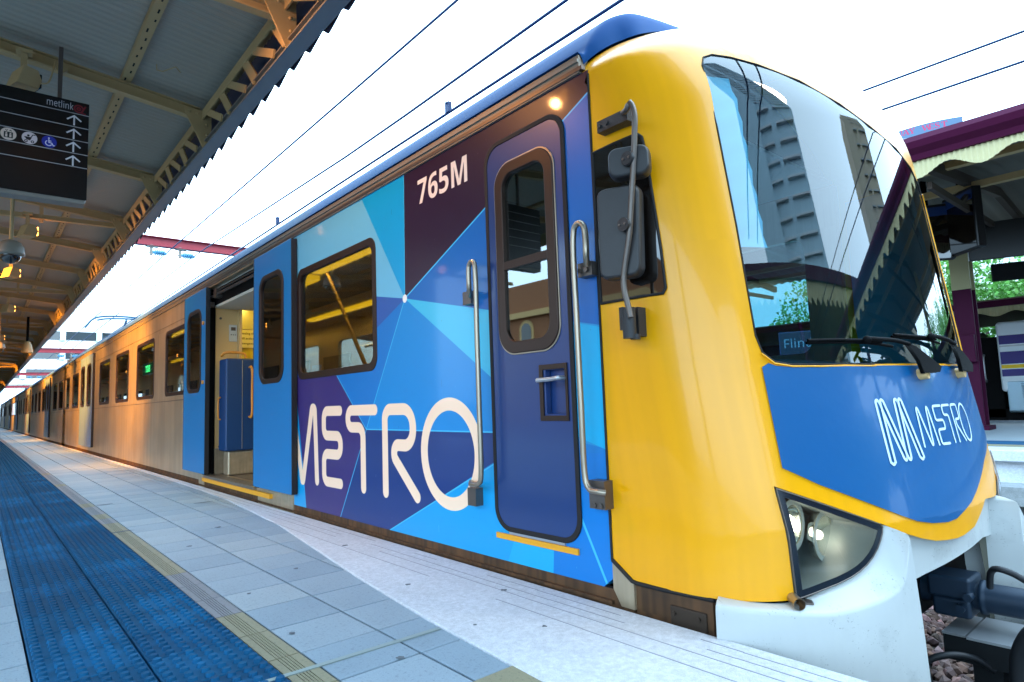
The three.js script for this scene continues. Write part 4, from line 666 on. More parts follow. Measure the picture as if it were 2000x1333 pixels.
// ================================================================ THE CANOPY OVER OUR PLATFORM
const rafY = (x) => 3.637 - 0.108 * x;             // underside of the rafters
{
  const t = thing('platform_canopy', 'cream steel platform canopy with corrugated roof and scalloped edge along the train', 'canopy');
  const ZA = 7, ZB = -100, CX = 1.5, PITCH = 1.985;
  // corrugated roof sheets, ribs running down the slope
  const shY = (x) => rafY(x) + 0.165, rows = [], xs = [-4.6, CX + 0.1];
  const sheet = (za, zb, n) => loft(xs.map((x) => Array.from({ length: n + 1 }, (_, i) => { const z = za + (zb - za) * i / n; return V(x, shY(x) + 0.009 * Math.sin(z * 2 * Math.PI / 0.076), z); })));
  for (let k = 0; k < 14; k++) part('roof_sheet', sheet(ZA - k * 2.4 + 0.06, ZA - (k + 1) * 2.4 - 0.06, 200), M.canopySheet, t).position.y = (k % 2) * 0.003;
  part('roof_sheet', sheet(ZA - 14 * 2.4, ZB, 2700), M.canopySheet, t);
  part('far_valance', bx(-4.62, -4.6, 3.95, 4.25, ZB, ZA), M.valanceCream, t);
  part('roof_top', bx(-4.6, CX + 0.05, shY(0) + 0.4, shY(0) + 0.45, ZB, ZA), M.canopyBlueGrey, t);
  // purlins with punched slots
  for (const x of [0.863, -1.1, -3.0]) {
    const y = rafY(x) + 0.105, P = part('purlin', bx(x - 0.036, x + 0.036, y, y + 0.055, ZB, ZA), M.canopyCream, t);
    const sl = []; for (let z = 0; z > -26; z -= 0.145) { const o = (hash(Math.round(z * 100), 1, 3) - 0.5) * 0.03, L = 0.03 + 0.03 * hash(Math.round(z * 100), 2, 3); sl.push(bx(x + o - 0.006, x + o + 0.006, y - 0.0015, y + 0.002, z - L, z)); }
    if (x > 0) part('slot', sl, M.slot, P).userData.kind = 'stuff';
  }
  // rafters, every third one trussed; gusset plates with rivets; lattice girder between
  const yT = 3.55, yB = 3.192;
  part('edge_beam', merge([bx(CX - 0.05, CX + 0.06, yB - 0.012, yB, ZB, ZA), bx(CX - 0.006, CX + 0.006, yB, yB + 0.075, ZB, ZA), bx(CX - 0.03, CX + 0.03, yB + 0.075, yB + 0.085, ZB, ZA)]), M.canopyBlueGrey, t);
  part('top_chord', merge([bx(CX - 0.05, CX + 0.03, yT - 0.012, yT, ZB, ZA), bx(CX - 0.05, CX - 0.038, yT - 0.085, yT - 0.012, ZB, ZA)]), M.canopyCream, t);
  for (let k = -3; k < 37; k++) {
    const z = -5.89 - (k - 0) * PITCH; if (z > ZA || z < ZB) continue;
    const truss = ((k % 3) + 3) % 3 === 2;
    const R = part('rafter', merge([bar([-4.6, rafY(-4.6) + 0.05, z], [CX - 0.06, rafY(CX) + 0.05, z], 0.012, 0.10), bar([-4.6, rafY(-4.6) + 0.006, z], [CX - 0.06, rafY(CX) + 0.006, z], 0.075, 0.012), bar([-4.6, rafY(-4.6) + 0.098, z], [CX - 0.06, rafY(CX) + 0.098, z], 0.075, 0.01)]), M.canopyCream, t);
    if (truss) {
      part('tie_beam', merge([bar([-4.6, 3.30, z], [CX - 0.06, 3.42, z], 0.07, 0.012), bar([-4.6, 3.33, z], [CX - 0.06, 3.45, z], 0.012, 0.06)]), M.canopyCream, t);
      parts('truss_brace', [bar([0.1, 3.34, z], [-0.7, 3.70, z], 0.05, 0.05), bar([-0.7, 3.70, z], [-1.6, 3.33, z], 0.05, 0.05), bar([0.55, 3.36, z], [0.55, 3.57, z], 0.04, 0.04)], M.canopyCream, t);
    }
    const gp = frontways(poly([[CX - 0.19, rafY(1.3) + 0.05], [CX - 0.19, rafY(1.3) + 0.012], [CX - 0.03, yB], [CX + 0.03, yB], [CX + 0.03, yT - 0.012], [CX - 0.02, yT]]), 0.014, z + 0.052);
    const G = part('gusset_plate', gp, M.canopyCream, t);
    if (k < 9) part('rivet', merge([[CX - 0.155, 3.515], [CX - 0.09, 3.51], [CX - 0.03, 3.51], [CX - 0.012, 3.42], [CX - 0.008, 3.33], [CX - 0.004, 3.25]].map(([x, y]) => new THREE.SphereGeometry(0.013, 8, 6).translate(x, y, z + 0.053))), M.canopyCream, G);
    // three lattice panels per bay: an upright and a slanting bar in each
    if (k < 24) for (let j = 0; j < 3; j++) { const za = z - 0.16 - j * 0.6, zb = za - 0.5; part('lattice_bar', bar([CX - 0.04, yT - 0.06, za - 0.02], [CX - 0.02, yB + 0.08, za + 0.16], 0.014, 0.08), M.canopyCream, t); part('lattice_bar', bar([CX - 0.035, yB + 0.08, za - 0.02], [CX - 0.04, yT - 0.07, zb + 0.08], 0.014, 0.06), M.canopyCream, t); }
  }
  // scalloped corrugated valance
  const n = Math.round((ZA - ZB) / 0.28), mk = (z0, cnt, nm) => {
    const N = cnt * 14, r = [[], []]; for (let i = 0; i <= N; i++) { const z = z0 - i * 0.02, f = (((-z - 4.033) / 0.28) % 1 + 1) % 1, d = f < 0.3 ? f / 0.3 : (1 - f) / 0.7, low = 3.222 - 0.062 * Math.pow(1 - d, 0.9) + 0.004 * Math.sin(z * 300), x = CX + 0.085 + 0.006 * Math.sin(z * 2 * Math.PI / 0.04); r[0].push(V(x, 3.66, z)); r[1].push(V(x, low, z)); } return loft(r); };
  for (let k = 0; k < 10; k++) part('valance', mk(ZA - k * 2.8, 10), M.valanceBlue, t);
  part('valance', mk(ZA - 28, n - 100), M.valanceBlue, t);
  part('conduit', tube([[1.02, 3.70, -5.5], [1.02, 3.64, -5.5], [1.05, 3.6, -5.42], [1.12, 3.61, -5.3], [1.13, 3.52, -5.2]], 0.0045, 20, 6, false), M.canopyCream, t);
  part('conduit', tube([[-3, rafY(-3) - 0.016, -5.82], [0.37, rafY(0.37) - 0.016, -5.82]], 0.014, 6, 8, false), M.canopyCream, t); part('junction_box', new THREE.CylinderGeometry(0.045, 0.045, 0.05, 18).rotateX(Math.PI / 2).translate(0.41, rafY(0.4) - 0.01, -5.80), M.canopyCream, t);
  // posts stand at the back of the platform
  for (const z of [-0.1, -9.86, -15.8, -21.8, -27.7, -33.7, -39.6]) { part('post', merge([new THREE.CylinderGeometry(0.11, 0.13, 3.6, 20).translate(-2.3, 1.8, z), new THREE.CylinderGeometry(0.2, 0.2, 0.25, 20).translate(-2.3, 0.125, z), bx(-2.5, -2.1, 3.4, 3.62, z - 0.15, z + 0.15)]), M.canopyCream, t); }
}
{ // station rooms farther along the platform, warm in the lamp light and mirrored in the steel sides
  const t = thing('station_building', 'long ochre station rooms with doorways behind the far part of the platform', 'building');
  part('end_block', bx(-4.2, 0.2, 0, 4.1, -99, -95), M.darkBrown, t); part('wall', bx(-4.6, -4.2, 0, 4.05, -99, -13), M.wallCream, t); part('end_wall', bx(-4.6, -4.0, 0, 3.9, -13, -12.8), M.wallCream, t);
  for (let k = 0; k < 14; k++) { const z = -17.6 - k * 5.4; part('door', bx(-4.2, -4.15, 0, 2.4, z - 0.9, z + 0.9), M.darkBrown, t); part('window', bx(-4.2, -4.16, 1.0, 2.4, z - 3.2, z - 2.0), M.glassBlack, t); part('poster', bx(-4.2, -4.17, 0.9, 2.2, z - 1.8, z - 1.15), M.plainWhite, t); }
}
{ // brick building across the tracks on the other side, lit by the open sky and mirrored in the crew door
  const t = thing('brick_building', 'red brick building with pale arched windows mirrored in the crew door glass', 'building', [-25, 0, -16]);
  part('wall', bx(-1, 0, TRACK_Y, 9, -22, 14), M.brick, t); part('cornice', bx(0, 0.3, 6.6, 7.0, -22, 14), M.wallCream, t);
  for (let k = 0; k < 11; k++) for (const y of [1.2, 4.4]) { const z = 12 - k * 3.1, a = new THREE.Shape(); a.moveTo(z - 0.5, y); a.lineTo(z + 0.5, y); a.lineTo(z + 0.5, y + 1.3); a.absarc(z, y + 1.3, 0.5, 0, Math.PI); a.closePath(); const f = new THREE.Shape(); f.moveTo(z - 0.72, y - 0.15); f.lineTo(z + 0.72, y - 0.15); f.lineTo(z + 0.72, y + 1.3); f.absarc(z, y + 1.3, 0.72, 0, Math.PI); f.closePath(); const w = part('window', new THREE.ExtrudeGeometry(f, { depth: 0.08, bevelEnabled: false }).rotateY(-Math.PI / 2).translate(0.08, 0, 0), M.wallCream, t); part('pane', new THREE.ExtrudeGeometry(a, { depth: 0.02, bevelEnabled: false }).rotateY(-Math.PI / 2).translate(0.105, 0, 0), M.glassBlack, w); }
}
// ---------------------------------------------------------------- lamps under the canopy: sodium floods on brackets, lit
function flood(x, y, z, label, turn, power = 7, dip = 0.75, cone = 0.95, tint = 0xffa838) {
  const t = thing('floodlight', label, 'lamp', [x, y, z], 'floodlights under the platform canopy');
  const g = new THREE.Group(); g.name = numbered('lamp_head'); g.rotation.y = turn; t.add(g);
  const pr = poly([[-0.075, -0.07], [0.055, -0.07], [0.075, 0.0], [0.05, 0.065], [-0.03, 0.075]]);
  part('housing', new THREE.ExtrudeGeometry(pr, { depth: 0.2, bevelEnabled: true, bevelSize: 0.006, bevelThickness: 0.006, bevelSegments: 2 }).translate(0, 0, -0.1).rotateY(Math.PI / 2), M.canopyCream, g);
  part('lit_face', bx(-0.085, 0.085, -0.05, 0.055, -0.012, 0.0).translate(0, 0, -0.074), power > 0 ? M.sodium : M.glassBlack, g);
  parts('bracket', [bx(-0.02, 0.02, 0.05, 0.25, -0.02, 0.0), bx(-0.05, 0.05, 0.22, 0.25, -0.05, 0.02)], M.canopyCream, t);
  if (!power) part('cable', tube([[0.1, -0.03, 0.09], [0.14, -0.02, 0.1], [0.17, 0.08, 0.09], [0.19, 0.2, 0.05]], 0.006, 16, 6), M.canopyCream, t);
  if (!power) return t;
  const l = new THREE.SpotLight(tint, power, 22, cone, 0.8, 2); const d = V(0, -dip, -1).applyAxisAngle(V(0, 1, 0), turn);
  l.position.set(x + d.x * 0.14, y - 0.06, z + d.z * 0.14); l.target.position.copy(l.position).add(d); l.castShadow = true; l.shadow.radius = 2; l.name = 'floodlight_beam'; scene.add(l, l.target);
  return t;
}
flood(0.181, 3.385, -5.75, 'yellowish floodlight box hung from the rafter just above the black sign', -1.25, 0);
flood(0.41, 3.205, -9.8, 'small floodlight box below the first trussed beam', -1.25, 5);
flood(0.316, 3.01, -11.75, 'orange lit floodlight behind the dome camera', -1.1, 9);
flood(0.40, 3.02, -15.7, 'faint floodlight box beyond the dome camera', -1.1, 14);
flood(0.40, 3.05, -21.7, 'distant floodlight under the far canopy', -1.0, 20);
flood(0.40, 3.05, -30, 'smallest floodlight near the vanishing point', -1.0, 30);
flood(0.2, 3.42, -3.54, 'floodlight over the camera, seen only as a glow on the train', -1.4, 6, 0.9, 1.0, 0xffb068);
flood(0.2, 3.43, -8.5, 'floodlight hidden behind the black sign, seen as a glow above the large window', -1.3, 3, 0.8, 0.9, 0xffb068);
flood(-2, 3.1, -8.6, 'floodlight by the posts mirrored near the crew door', -1.45, 3, 0.5, 0.7);
flood(-2, 3.1, -11, 'floodlight by the posts mirrored beside the open door', -1.2, 120, 0.32, 0.5);
flood(-2, 3.1, -16.8, 'floodlight by the posts mirrored in the steel side', -1.1, 180, 0.3, 0.5);
flood(-2, 3.1, -27, 'farther floodlight by the posts mirrored in the steel side', -1.1, 240, 0.3, 0.5);
flood(-2, 3.1, -38, 'farthest floodlight by the posts mirrored in the steel side', -1.1, 220, 0.28, 0.5);
flood(-2, 3.1, -55, 'floodlight by the posts at the vanishing point', -1.1, 220, 0.28, 0.5);
{ // dome camera
  const t = thing('dome_camera', 'round ceiling mounted security camera with dark glass dome', 'security camera', [0.215, 2.60, -8.3]);
  part('pole', rod([0, 0.1, 0], [0, 0.98, 0], 0.018, 12), M.canopyCream, t);
  part('housing', new THREE.LatheGeometry([[0.0, 0.13], [0.05, 0.125], [0.09, 0.1], [0.115, 0.05], [0.12, 0.0], [0.125, -0.03], [0.1, -0.04], [0.0, -0.04]].map((p) => new THREE.Vector2(...p)), 32), M.camGrey, t);
  part('dome', new THREE.SphereGeometry(0.092, 28, 14, 0, Math.PI * 2, Math.PI / 2, Math.PI / 2).translate(0, -0.035, 0), M.glassBlack, t);
  const u = t.clone(); u.name = numbered('dome_camera'); u.position.set(0.35, 2.55, -19); u.userData.label = 'far dome camera hanging under the canopy'; scene.add(u);
}
{ // pendant
  const t = thing('pendant_lamp', 'small bell shaped lamp hanging at the far end of the canopy', 'lamp', [0.95, 2.75, -20.5]);
  part('stem', rod([0, 0, 0], [0, 0.75, 0], 0.03, 10), M.black, t);
  part('lamp_shade', new THREE.LatheGeometry([[0.05, 0.1], [0.09, 0.02], [0.13, -0.16], [0.12, -0.2]].map((p) => new THREE.Vector2(...p)), 20), M.canopyCream, t);
}
{ // black direction sign
  const t = thing('direction_sign', 'black hanging sign with metlink wordmark, white arrows and round access symbols', 'sign', [0.03, 2.86, -5.6]);
  const x0 = -1.40, x1 = 0.553, y0 = -0.375, y1 = 0.392;
  const tx = canvasTex(1536, 604, (c, w, h) => {
    c.fillStyle = '#08080b'; c.fillRect(0, 0, w, h);
    const k = w / (x1 - x0), X = (x) => (x - x0) * k, Y = (y) => (y1 - y) * k;
    c.fillStyle = '#a9a6a8'; for (const y of [0.296, 0.19, 0.083, -0.02, -0.125]) c.fillRect(0, Y(y) - 2, w, 5);
    c.strokeStyle = '#d8d4d6'; c.lineWidth = 9; for (const y of [0.241, 0.133, 0.029, -0.079]) { const x = 0.46; c.beginPath(); c.moveTo(X(x - 0.045), Y(y - 0.002)); c.lineTo(X(x), Y(y + 0.034)); c.lineTo(X(x + 0.045), Y(y - 0.002)); c.moveTo(X(x), Y(y + 0.034)); c.lineTo(X(x), Y(y - 0.042)); c.stroke(); }
    c.fillStyle = '#b9b6ba'; c.font = '58px sans-serif'; c.textBaseline = 'alphabetic'; const mw = c.measureText('metlink').width; c.save(); c.translate(X(0.285), Y(0.318)); c.scale((0.168 * k) / mw, 1); c.fillText('metlink', 0, 0); c.restore();
    c.strokeStyle = '#7a1f28'; c.lineWidth = 9; c.beginPath(); c.arc(X(0.487), Y(0.337), 22, 0.4, 6.1); c.stroke(); c.beginPath(); c.arc(X(0.487), Y(0.337), 8, 0, 7); c.stroke(); c.beginPath(); c.moveTo(X(0.487) + 34, Y(0.337) - 24); c.lineTo(X(0.487) + 12, Y(0.337) + 22); c.lineTo(X(0.487) + 36, Y(0.337) + 26); c.stroke();
    const disc = (x, col) => { c.fillStyle = col; c.beginPath(); c.arc(X(x), Y(0.031), 0.046 * k, 0, 7); c.fill(); return [X(x), Y(0.031)]; };
    { const [a, b] = disc(0.075, '#d9c4b4'); c.fillStyle = '#1a1412'; c.fillRect(a - 20, b - 12, 40, 34); c.fillStyle = '#d9c4b4'; for (const d of [-9, 9]) { c.beginPath(); c.arc(a + d, b - 4, 4.5, 0, 7); c.fill(); c.fillRect(a + d - 5, b + 1, 10, 17); } c.strokeStyle = '#1a1412'; c.lineWidth = 3; c.beginPath(); c.moveTo(a - 14, b - 24); c.lineTo(a - 9, b - 18); c.lineTo(a - 3, b - 24); c.moveTo(a + 4, b - 18); c.lineTo(a + 9, b - 24); c.lineTo(a + 14, b - 18); c.stroke(); }
    { const [a, b] = disc(0.196, '#d9c8c8'); c.strokeStyle = c.fillStyle = '#141014'; c.lineWidth = 4; c.beginPath(); c.moveTo(a - 24, b - 4); c.lineTo(a + 6, b - 4); c.lineTo(a + 14, b - 20); c.quadraticCurveTo(a + 18, b - 24, a + 26, b - 20); c.stroke(); c.beginPath(); c.moveTo(a - 22, b - 2); c.lineTo(a + 10, b - 4); c.lineTo(a + 2, b + 14); c.lineTo(a - 14, b + 10); c.closePath(); c.fill(); for (const d of [-16, 14]) { c.beginPath(); c.arc(a + d, b + 20, 6, 0, 7); c.stroke(); } c.beginPath(); c.arc(a - 6, b - 14, 6, 0, 7); c.fill(); }
    { const [a, b] = disc(0.312, '#27339a'); c.strokeStyle = c.fillStyle = '#ece8ee'; c.lineWidth = 5; c.beginPath(); c.arc(a - 2, b - 22, 4.5, 0, 7); c.fill(); c.beginPath(); c.moveTo(a - 2, b - 16); c.lineTo(a - 1, b + 4); c.lineTo(a + 12, b + 5); c.lineTo(a + 20, b + 20); c.lineTo(a + 27, b + 18); c.moveTo(a - 1, b - 6); c.lineTo(a + 10, b - 6); c.stroke(); c.beginPath(); c.arc(a - 2, b + 8, 15, 0.4, 4.2); c.stroke(); }
    { const [a, b] = disc(-0.05, '#d9c4b4'); c.fillStyle = '#1a1412'; c.beginPath(); c.arc(a, b - 16, 6, 0, 7); c.fill(); c.fillRect(a - 8, b - 8, 16, 30); }
  });
  std('signFace', 0xffffff, 0.3, 0, { map: tx });
  part('board', rbx(x0, x1, y0, y1, -0.10, 0, 0.012), M.signBlack, t);
  part('sign_face', new THREE.PlaneGeometry(x1 - x0, y1 - y0).translate((x0 + x1) / 2, (y0 + y1) / 2, 0.002), M.signFace, t);
  part('lower_tray', bx(x0, x1 - 0.01, y0 - 0.03, y0 + 0.001, -0.13, -0.005), M.canopyBlueGrey, t);
  for (const x of [0.37, -1.1]) part('hanger', bx(x - 0.014, x + 0.014, y1 - 0.01, 0.83, -0.29, -0.26).translate(0, 0, 0.2), M.steelDark, t);
}
{ // exit sign behind the camera's left shoulder: its green glow shows mirrored in a train window
  const t = thing('exit_sign', 'green lit EXIT sign mirrored in the steel carriage window', 'sign', [-1.0, 2.6, -27.6]);
  part('casing', bx(-0.06, -0.004, -0.22, 0.22, -0.95, 0.95), M.signBlack, t);
  const tx = canvasTex(256, 64, (c, w, h) => { c.fillStyle = '#03180a'; c.fillRect(0, 0, w, h); c.fillStyle = '#3fe07c'; c.font = 'bold 54px sans-serif'; c.textAlign = 'center'; c.fillText('EXIT', w / 2, 51); });
  M.exitFace = new THREE.MeshStandardMaterial({ color: 0x000000, emissive: 0xffffff, emissiveMap: tx, emissiveIntensity: 2.4 });
  part('sign_face', new THREE.PlaneGeometry(1.85, 0.42).rotateY(Math.PI / 2), M.exitFace, t);
}

// ================================================================ OVERHEAD LINE
const wireThing = (label, runs, r) => { const t = thing('overhead_wire', label, 'wire', [0, 0, 0], 'overhead wires'); part('wire_strand', merge(runs.map((p) => tube(p, r, 60, 6, false))), M.wire, t); return t; };
wireThing('overhead wire nearest the canopy edge, ending at the left insulator', [[[3.3, 4.617, -1], [3.3, 4.617, -6.4], [3.27, 4.60, -15.85], [3.3, 4.55, -38], [3.3, 4.5, -90]]], 0.0135);
wireThing('middle overhead wire ending at the right insulator', [[[3.05, 3.66, 4], [3.22, 3.79, -3], [3.35, 3.9, -6.4], [3.86, 4.6, -15.85], [3.6, 4.3, -38], [3.6, 4.3, -90]]], 0.0135);
wireThing('lowest overhead wire just above the carriage roofs', [[[3.3, 3.583, 4], [3.3, 3.585, -6.4], [3.3, 3.56, -14.3], [3.3, 3.5, -38], [3.3, 3.4, -90]]], 0.0135);
{ const o = thing('wire_clamp', 'small clamp on the lowest overhead wire above the door', 'clamp', [3.3, 3.585, -9.05]); part('clip', merge([bx(-0.02, 0.02, 0, 0.10, -0.03, 0.03), rod([-0.03, 0.09, 0], [0.03, 0.09, 0], 0.012)]), M.wire, o); const p = o.clone(); p.name = numbered('wire_clamp'); p.position.set(3.3, 3.585, -4.62); p.userData.label = 'small clamp on the lowest overhead wire above the cab'; scene.add(p); }
wireThing('upper wire over the far track at the right', [[[7.3, 4.105, 20], [7.3, 4.105, -40]]], 0.0135);
wireThing('lower wire over the far track at the right', [[[7.3, 3.822, 20], [7.3, 3.822, -40]]], 0.0135);
function gantry(z, x0, x1, y, label, s = 1, xi = [2.95, 3.55]) {
  const t = thing('wire_gantry', label, 'gantry', [0, y, z], 'red beams carrying the overhead wires');
  part('beam', merge([bx(x0, x1, 0.045, 0.06, -0.08, 0.08), bx(x0, x1, -0.165, -0.15, -0.08, 0.08), bx(x0, x1, -0.15, 0.045, -0.006, 0.006)]), M.redBeam, t);
  for (const x of xi) { const d = part('drop_bracket', merge([bx(x - 0.05, x + 0.01, -0.38, -0.13, -0.03, 0.03), bx(x - 0.12, x + 0.12, -0.19, -0.145, -0.06, 0.06), rod([x - 0.1, -0.32, 0], [x + 0.02, -0.32, 0], 0.012)]), M.canopyBlueGrey, t);
    part('insulator', merge([rod([x, -0.31, 0], [x + 0.3, -0.31, 0], 0.035, 10), ...[0.06, 0.105, 0.15, 0.195, 0.24].map((k) => new THREE.CylinderGeometry(0.088, 0.07, 0.022, 16).rotateZ(Math.PI / 2).translate(x + k, -0.31, 0))]), M.ins, d); }
  return t;
}
gantry(-16, 0.6, 5.04, 4.87, 'nearest red beam with two ribbed insulators above the open door');
gantry(-38, 0.6, 5.2, 4.2, 'second red beam down the line');
gantry(-62, 0.6, 5.4, 4.4, 'third red beam, small, down the line');
gantry(-84, 0.6, 5.4, 4.3, 'farthest red beam near the vanishing point');
{ const t = thing('pantograph', 'folded out pantograph on a distant carriage roof touching the wire', 'pantograph', [3.323, 2.75, -21.6]);
  part('contact_head', merge([tube([[-1.05, 0.62, 0.3], [-0.8, 0.92, 0.3], [0.6, 0.95, 0.3], [0.85, 0.88, 0.3]], 0.026, 24, 6), tube([[-0.7, 0.92, -0.2], [-0.5, 0.97, -0.2], [0.6, 0.98, -0.2], [0.85, 0.88, -0.2]], 0.026, 24, 6)]), M.pan, t);
  part('arm', merge([bar([0, 0.92, 0.1], [0, 0.4, -1.2], 0.05, 0.05), bar([0, 0.4, -1.2], [0, 0, 0.3], 0.06, 0.06), bx(-0.5, 0.5, -0.05, 0.05, -0.6, 0.6)]), M.pan, t); }

// ================================================================ FAR END: concourse over the tracks
{
  const t = thing('concourse_building', 'pale banded concourse building spanning the tracks at the far end', 'building', [0, 0, -100]);
  part('wall', bx(-14, 22, 5.2, 15, -8, 0), M.plainWhite, t);
  for (let k = 0; k < 3; k++) { part('band', bx(-14, 22, 6.0 + k * 2.5, 7.1 + k * 2.5, 0.002, 0.1), M.glassBlack, t); for (let j = 0; j < 9; j++) part('mullion', bx(-12 + j * 4, -11.4 + j * 4, 5.9 + k * 2.5, 7.2 + k * 2.5, 0.11, 0.25), M.paleBlueWhite, t); }
  part('soffit', bx(-14, 22, 5.0, 5.19, -8, 0.4), M.concrete, t);
  for (const x of [-9, 1, 7, 14]) part('pier', bx(x - 0.4, x + 0.4, -1.1, 5, -2, -1), M.concrete, t);
}

// ================================================================ OPPOSITE PLATFORM
{
  const g = structure('opposite_platform'), X0 = 9.75, X1 = 17.6;
  part('platform_body', bx(X0 + 0.12, X1 - 0.1, TRACK_Y, -0.14, -40, 30), M.concrete, g);
  part('paving', bx(X0 + 0.55, X1 - 0.3, -0.14, 0.0, -40, 30), M.paver3, g);
  part('coping', merge([rbx(X0, X0 + 0.55, -0.135, 0.004, -40, 30, 0.012), bx(X0 + 0.08, X0 + 0.12, -0.5, -0.135, -40, 30)]), M.coping, g);
  part('ledge', bx(X0 - 0.35, X0 + 0.1, -0.62, -0.40, -40, 30), M.concrete, g);
  part('tactile_strip', bx(X0 + 1.0, X0 + 1.6, 0, 0.006, -40, 30), M.tactile, g);
  part('warning_strip', merge([0, 1, 2, 3, 4].map((k) => bx(X0 + 0.62 + k * 0.07, X0 + 0.66 + k * 0.07, 0, 0.005, -40, 30))), M.stripYellow, g);
  part('far_coping', bx(X1 - 0.3, X1, -0.14, 0.004, -40, 30), M.coping, g);
}
{
  const X = 9.6, t = thing('opposite_canopy', 'canopy with maroon gutter, cream scalloped valance over the opposite platform', 'canopy');
  const ZA = 13, ZB = -30;
  const gp = [[X - 0.16, 4.19], [X - 0.17, 4.12], [X - 0.13, 4.04], [X - 0.05, 3.97], [X - 0.02, 3.90], [X + 0.05, 3.89], [X + 0.05, 4.19]].map(([x, y]) => [x, y]);
  part('gutter', new THREE.ExtrudeGeometry(poly(gp), { depth: ZA - ZB, bevelEnabled: false }).translate(0, 0, ZB), M.maroon, t);
  const strip = (z0, z1, k) => { const r = [[], []], N = Math.round((z1 - z0) / 0.012); for (let i = 0; i <= N; i++) { const z = z0 + (z1 - z0) * i / N, f = (((z + 1.832) / 0.72) % 1 + 1) % 1, low = 3.655 + 0.075 * (1 - Math.cos(f * 2 * Math.PI)) * 0.95, x = X + 0.02 + 0.01 * Math.sin(z * 2 * Math.PI / 0.06); r[0].push(V(x, 3.9, z)); r[1].push(V(x, low, z)); } return loft(r); };
  for (let k = 0; k < 5; k++) part('valance', strip(-8 + k * 4, -4 + k * 4), M.valanceCream, t);
  part('valance', strip(ZB, -8), M.valanceCream, t); part('valance', strip(12, ZA), M.valanceCream, t);
  const sh = []; for (const x of [X, X + 4.5, 18.2]) { const y = 4.05 - Math.abs(0) + (x < X + 4 ? 0 : x < 15 ? 0.45 : 0); sh.push(Array.from({ length: 700 }, (_, i) => { const z = ZB + (ZA - ZB) * i / 699; return V(x, y + 0.02 * Math.sin(z * 2 * Math.PI / 0.25), z); })); }
  part('roof_sheet', loft(sh), M.oppSheet, t);
  for (let z = -18; z < 12; z += 3.1) part('rafter', merge([bar([X + 0.1, 3.86, z], [14, 4.3, z], 0.1, 0.16), bar([14, 4.3, z], [18, 3.86, z], 0.1, 0.16), bar([X + 0.3, 3.6, z], [17.8, 3.6, z], 0.06, 0.1), bar([11.4, 3.62, z], [12.4, 4.1, z], 0.06, 0.06), bar([16.4, 3.62, z], [15.4, 4.1, z], 0.06, 0.06)]), M.darkBrown, t);
  for (const x of [10.6, 12.0, 15.6, 17.0]) part('purlin', bx(x - 0.06, x + 0.06, 3.96, 4.06, ZB, ZA), M.canopyCream, t);
  for (const z of [-15.6, -9.4, -3.2, 3.0, 9.2]) {
    const p = part('post', merge([bx(14.0, 14.28, 0, 2.62, z - 0.03, z + 0.03), bx(13.98, 14.02, 0, 2.62, z - 0.15, z + 0.15), bx(14.26, 14.30, 0, 2.62, z - 0.15, z + 0.15), bx(13.9, 14.38, 0, 0.08, z - 0.22, z + 0.22)]), M.maroon, t);
    part('post_top', merge([bx(14.0, 14.28, 2.62, 4.0, z - 0.032, z + 0.032), bx(13.978, 14.022, 2.62, 4.0, z - 0.152, z + 0.152), bx(14.258, 14.302, 2.62, 4.0, z - 0.152, z + 0.152)]), M.valanceCream, p);
    part('post_box', rbx(13.86, 13.97, 1.25, 1.75, z - 0.12, z + 0.14, 0.01), M.maroon, p);
  }
}
function monitor(name, label, p, w, h, turn) {
  const t = thing(name, label, 'screen', p, undefined); t.rotation.y = turn;
  part('casing', rbx(-w / 2, w / 2, -h / 2, h / 2, -0.14, 0.0, 0.02), M.signBlack, t);
  part('screen', new THREE.PlaneGeometry(w - 0.06, h - 0.08).translate(0, -0.02, 0.003), M.glassBlack, t);
  part('header_strip', bx(-w / 2 + 0.02, w / 2 - 0.02, h / 2 - 0.2, h / 2 - 0.05, 0, 0.006), M.navy, t);
  part('hanger', bx(-0.04, 0.04, h / 2, h / 2 + 0.7, -0.1, -0.04), M.black, t);
  return t;
}
monitor('departure_screen', 'black departure screen with blue header hung under the opposite canopy', [12.0, 3.46, -2.68], 0.78, 0.98, -2.35);
monitor('departure_screen', 'rear of the black departure screen pair nearest the train windscreen', [12.05, 3.4, -3.12], 0.7, 0.95, -1.05);
{ const t = thing('hanging_sign', 'dark sign boards and ducts hung deep under the opposite canopy', 'sign', [13.4, 3.1, -2.4]);
  part('board', rbx(-0.5, 0.9, -0.1, 0.55, -0.05, 0.05, 0.01).rotateY(-1.2), M.signBlack, t); part('board', rbx(0.6, 1.6, -0.75, 0.6, 0.1, 0.2, 0.01).rotateY(-1.2), M.black, t); part('board', rbx(-0.2, 0.4, -0.5, -0.2, -0.05, 0.05, 0.01).rotateY(-1.2), M.black, t); part('small_lamp', rbx(0.3, 0.55, -0.35, -0.2, 0.0, 0.08, 0.01).rotateY(-1.2), M.valanceCream, t); }
{ // blue station name sign, seen through the cab
  const t = thing('station_name_sign', 'blue station name sign reading Flinders Street seen through the windscreen', 'sign', [10.4, 1.62, -4.2]); t.rotation.y = -1.15;
  const tx = canvasTex(512, 128, (c, w, h) => { c.fillStyle = '#0a2038'; c.fillRect(0, 0, w, h); c.fillStyle = '#8498aa'; c.font = '72px sans-serif'; c.fillText('Flinders Street', 16, 90, 480); });
  std('nameFace', 0xffffff, 0.5, 0, { map: tx });
  part('board', rbx(-0.75, 0.75, -0.19, 0.19, -0.06, 0, 0.01), M.navy, t); part('sign_face', new THREE.PlaneGeometry(1.48, 0.36).translate(0, 0, 0.003), M.nameFace, t);
  for (const x of [-0.6, 0.6]) part('post', rod([x, -1.62, -0.03], [x, 0.2, -0.03], 0.03), M.maroon, t);
}
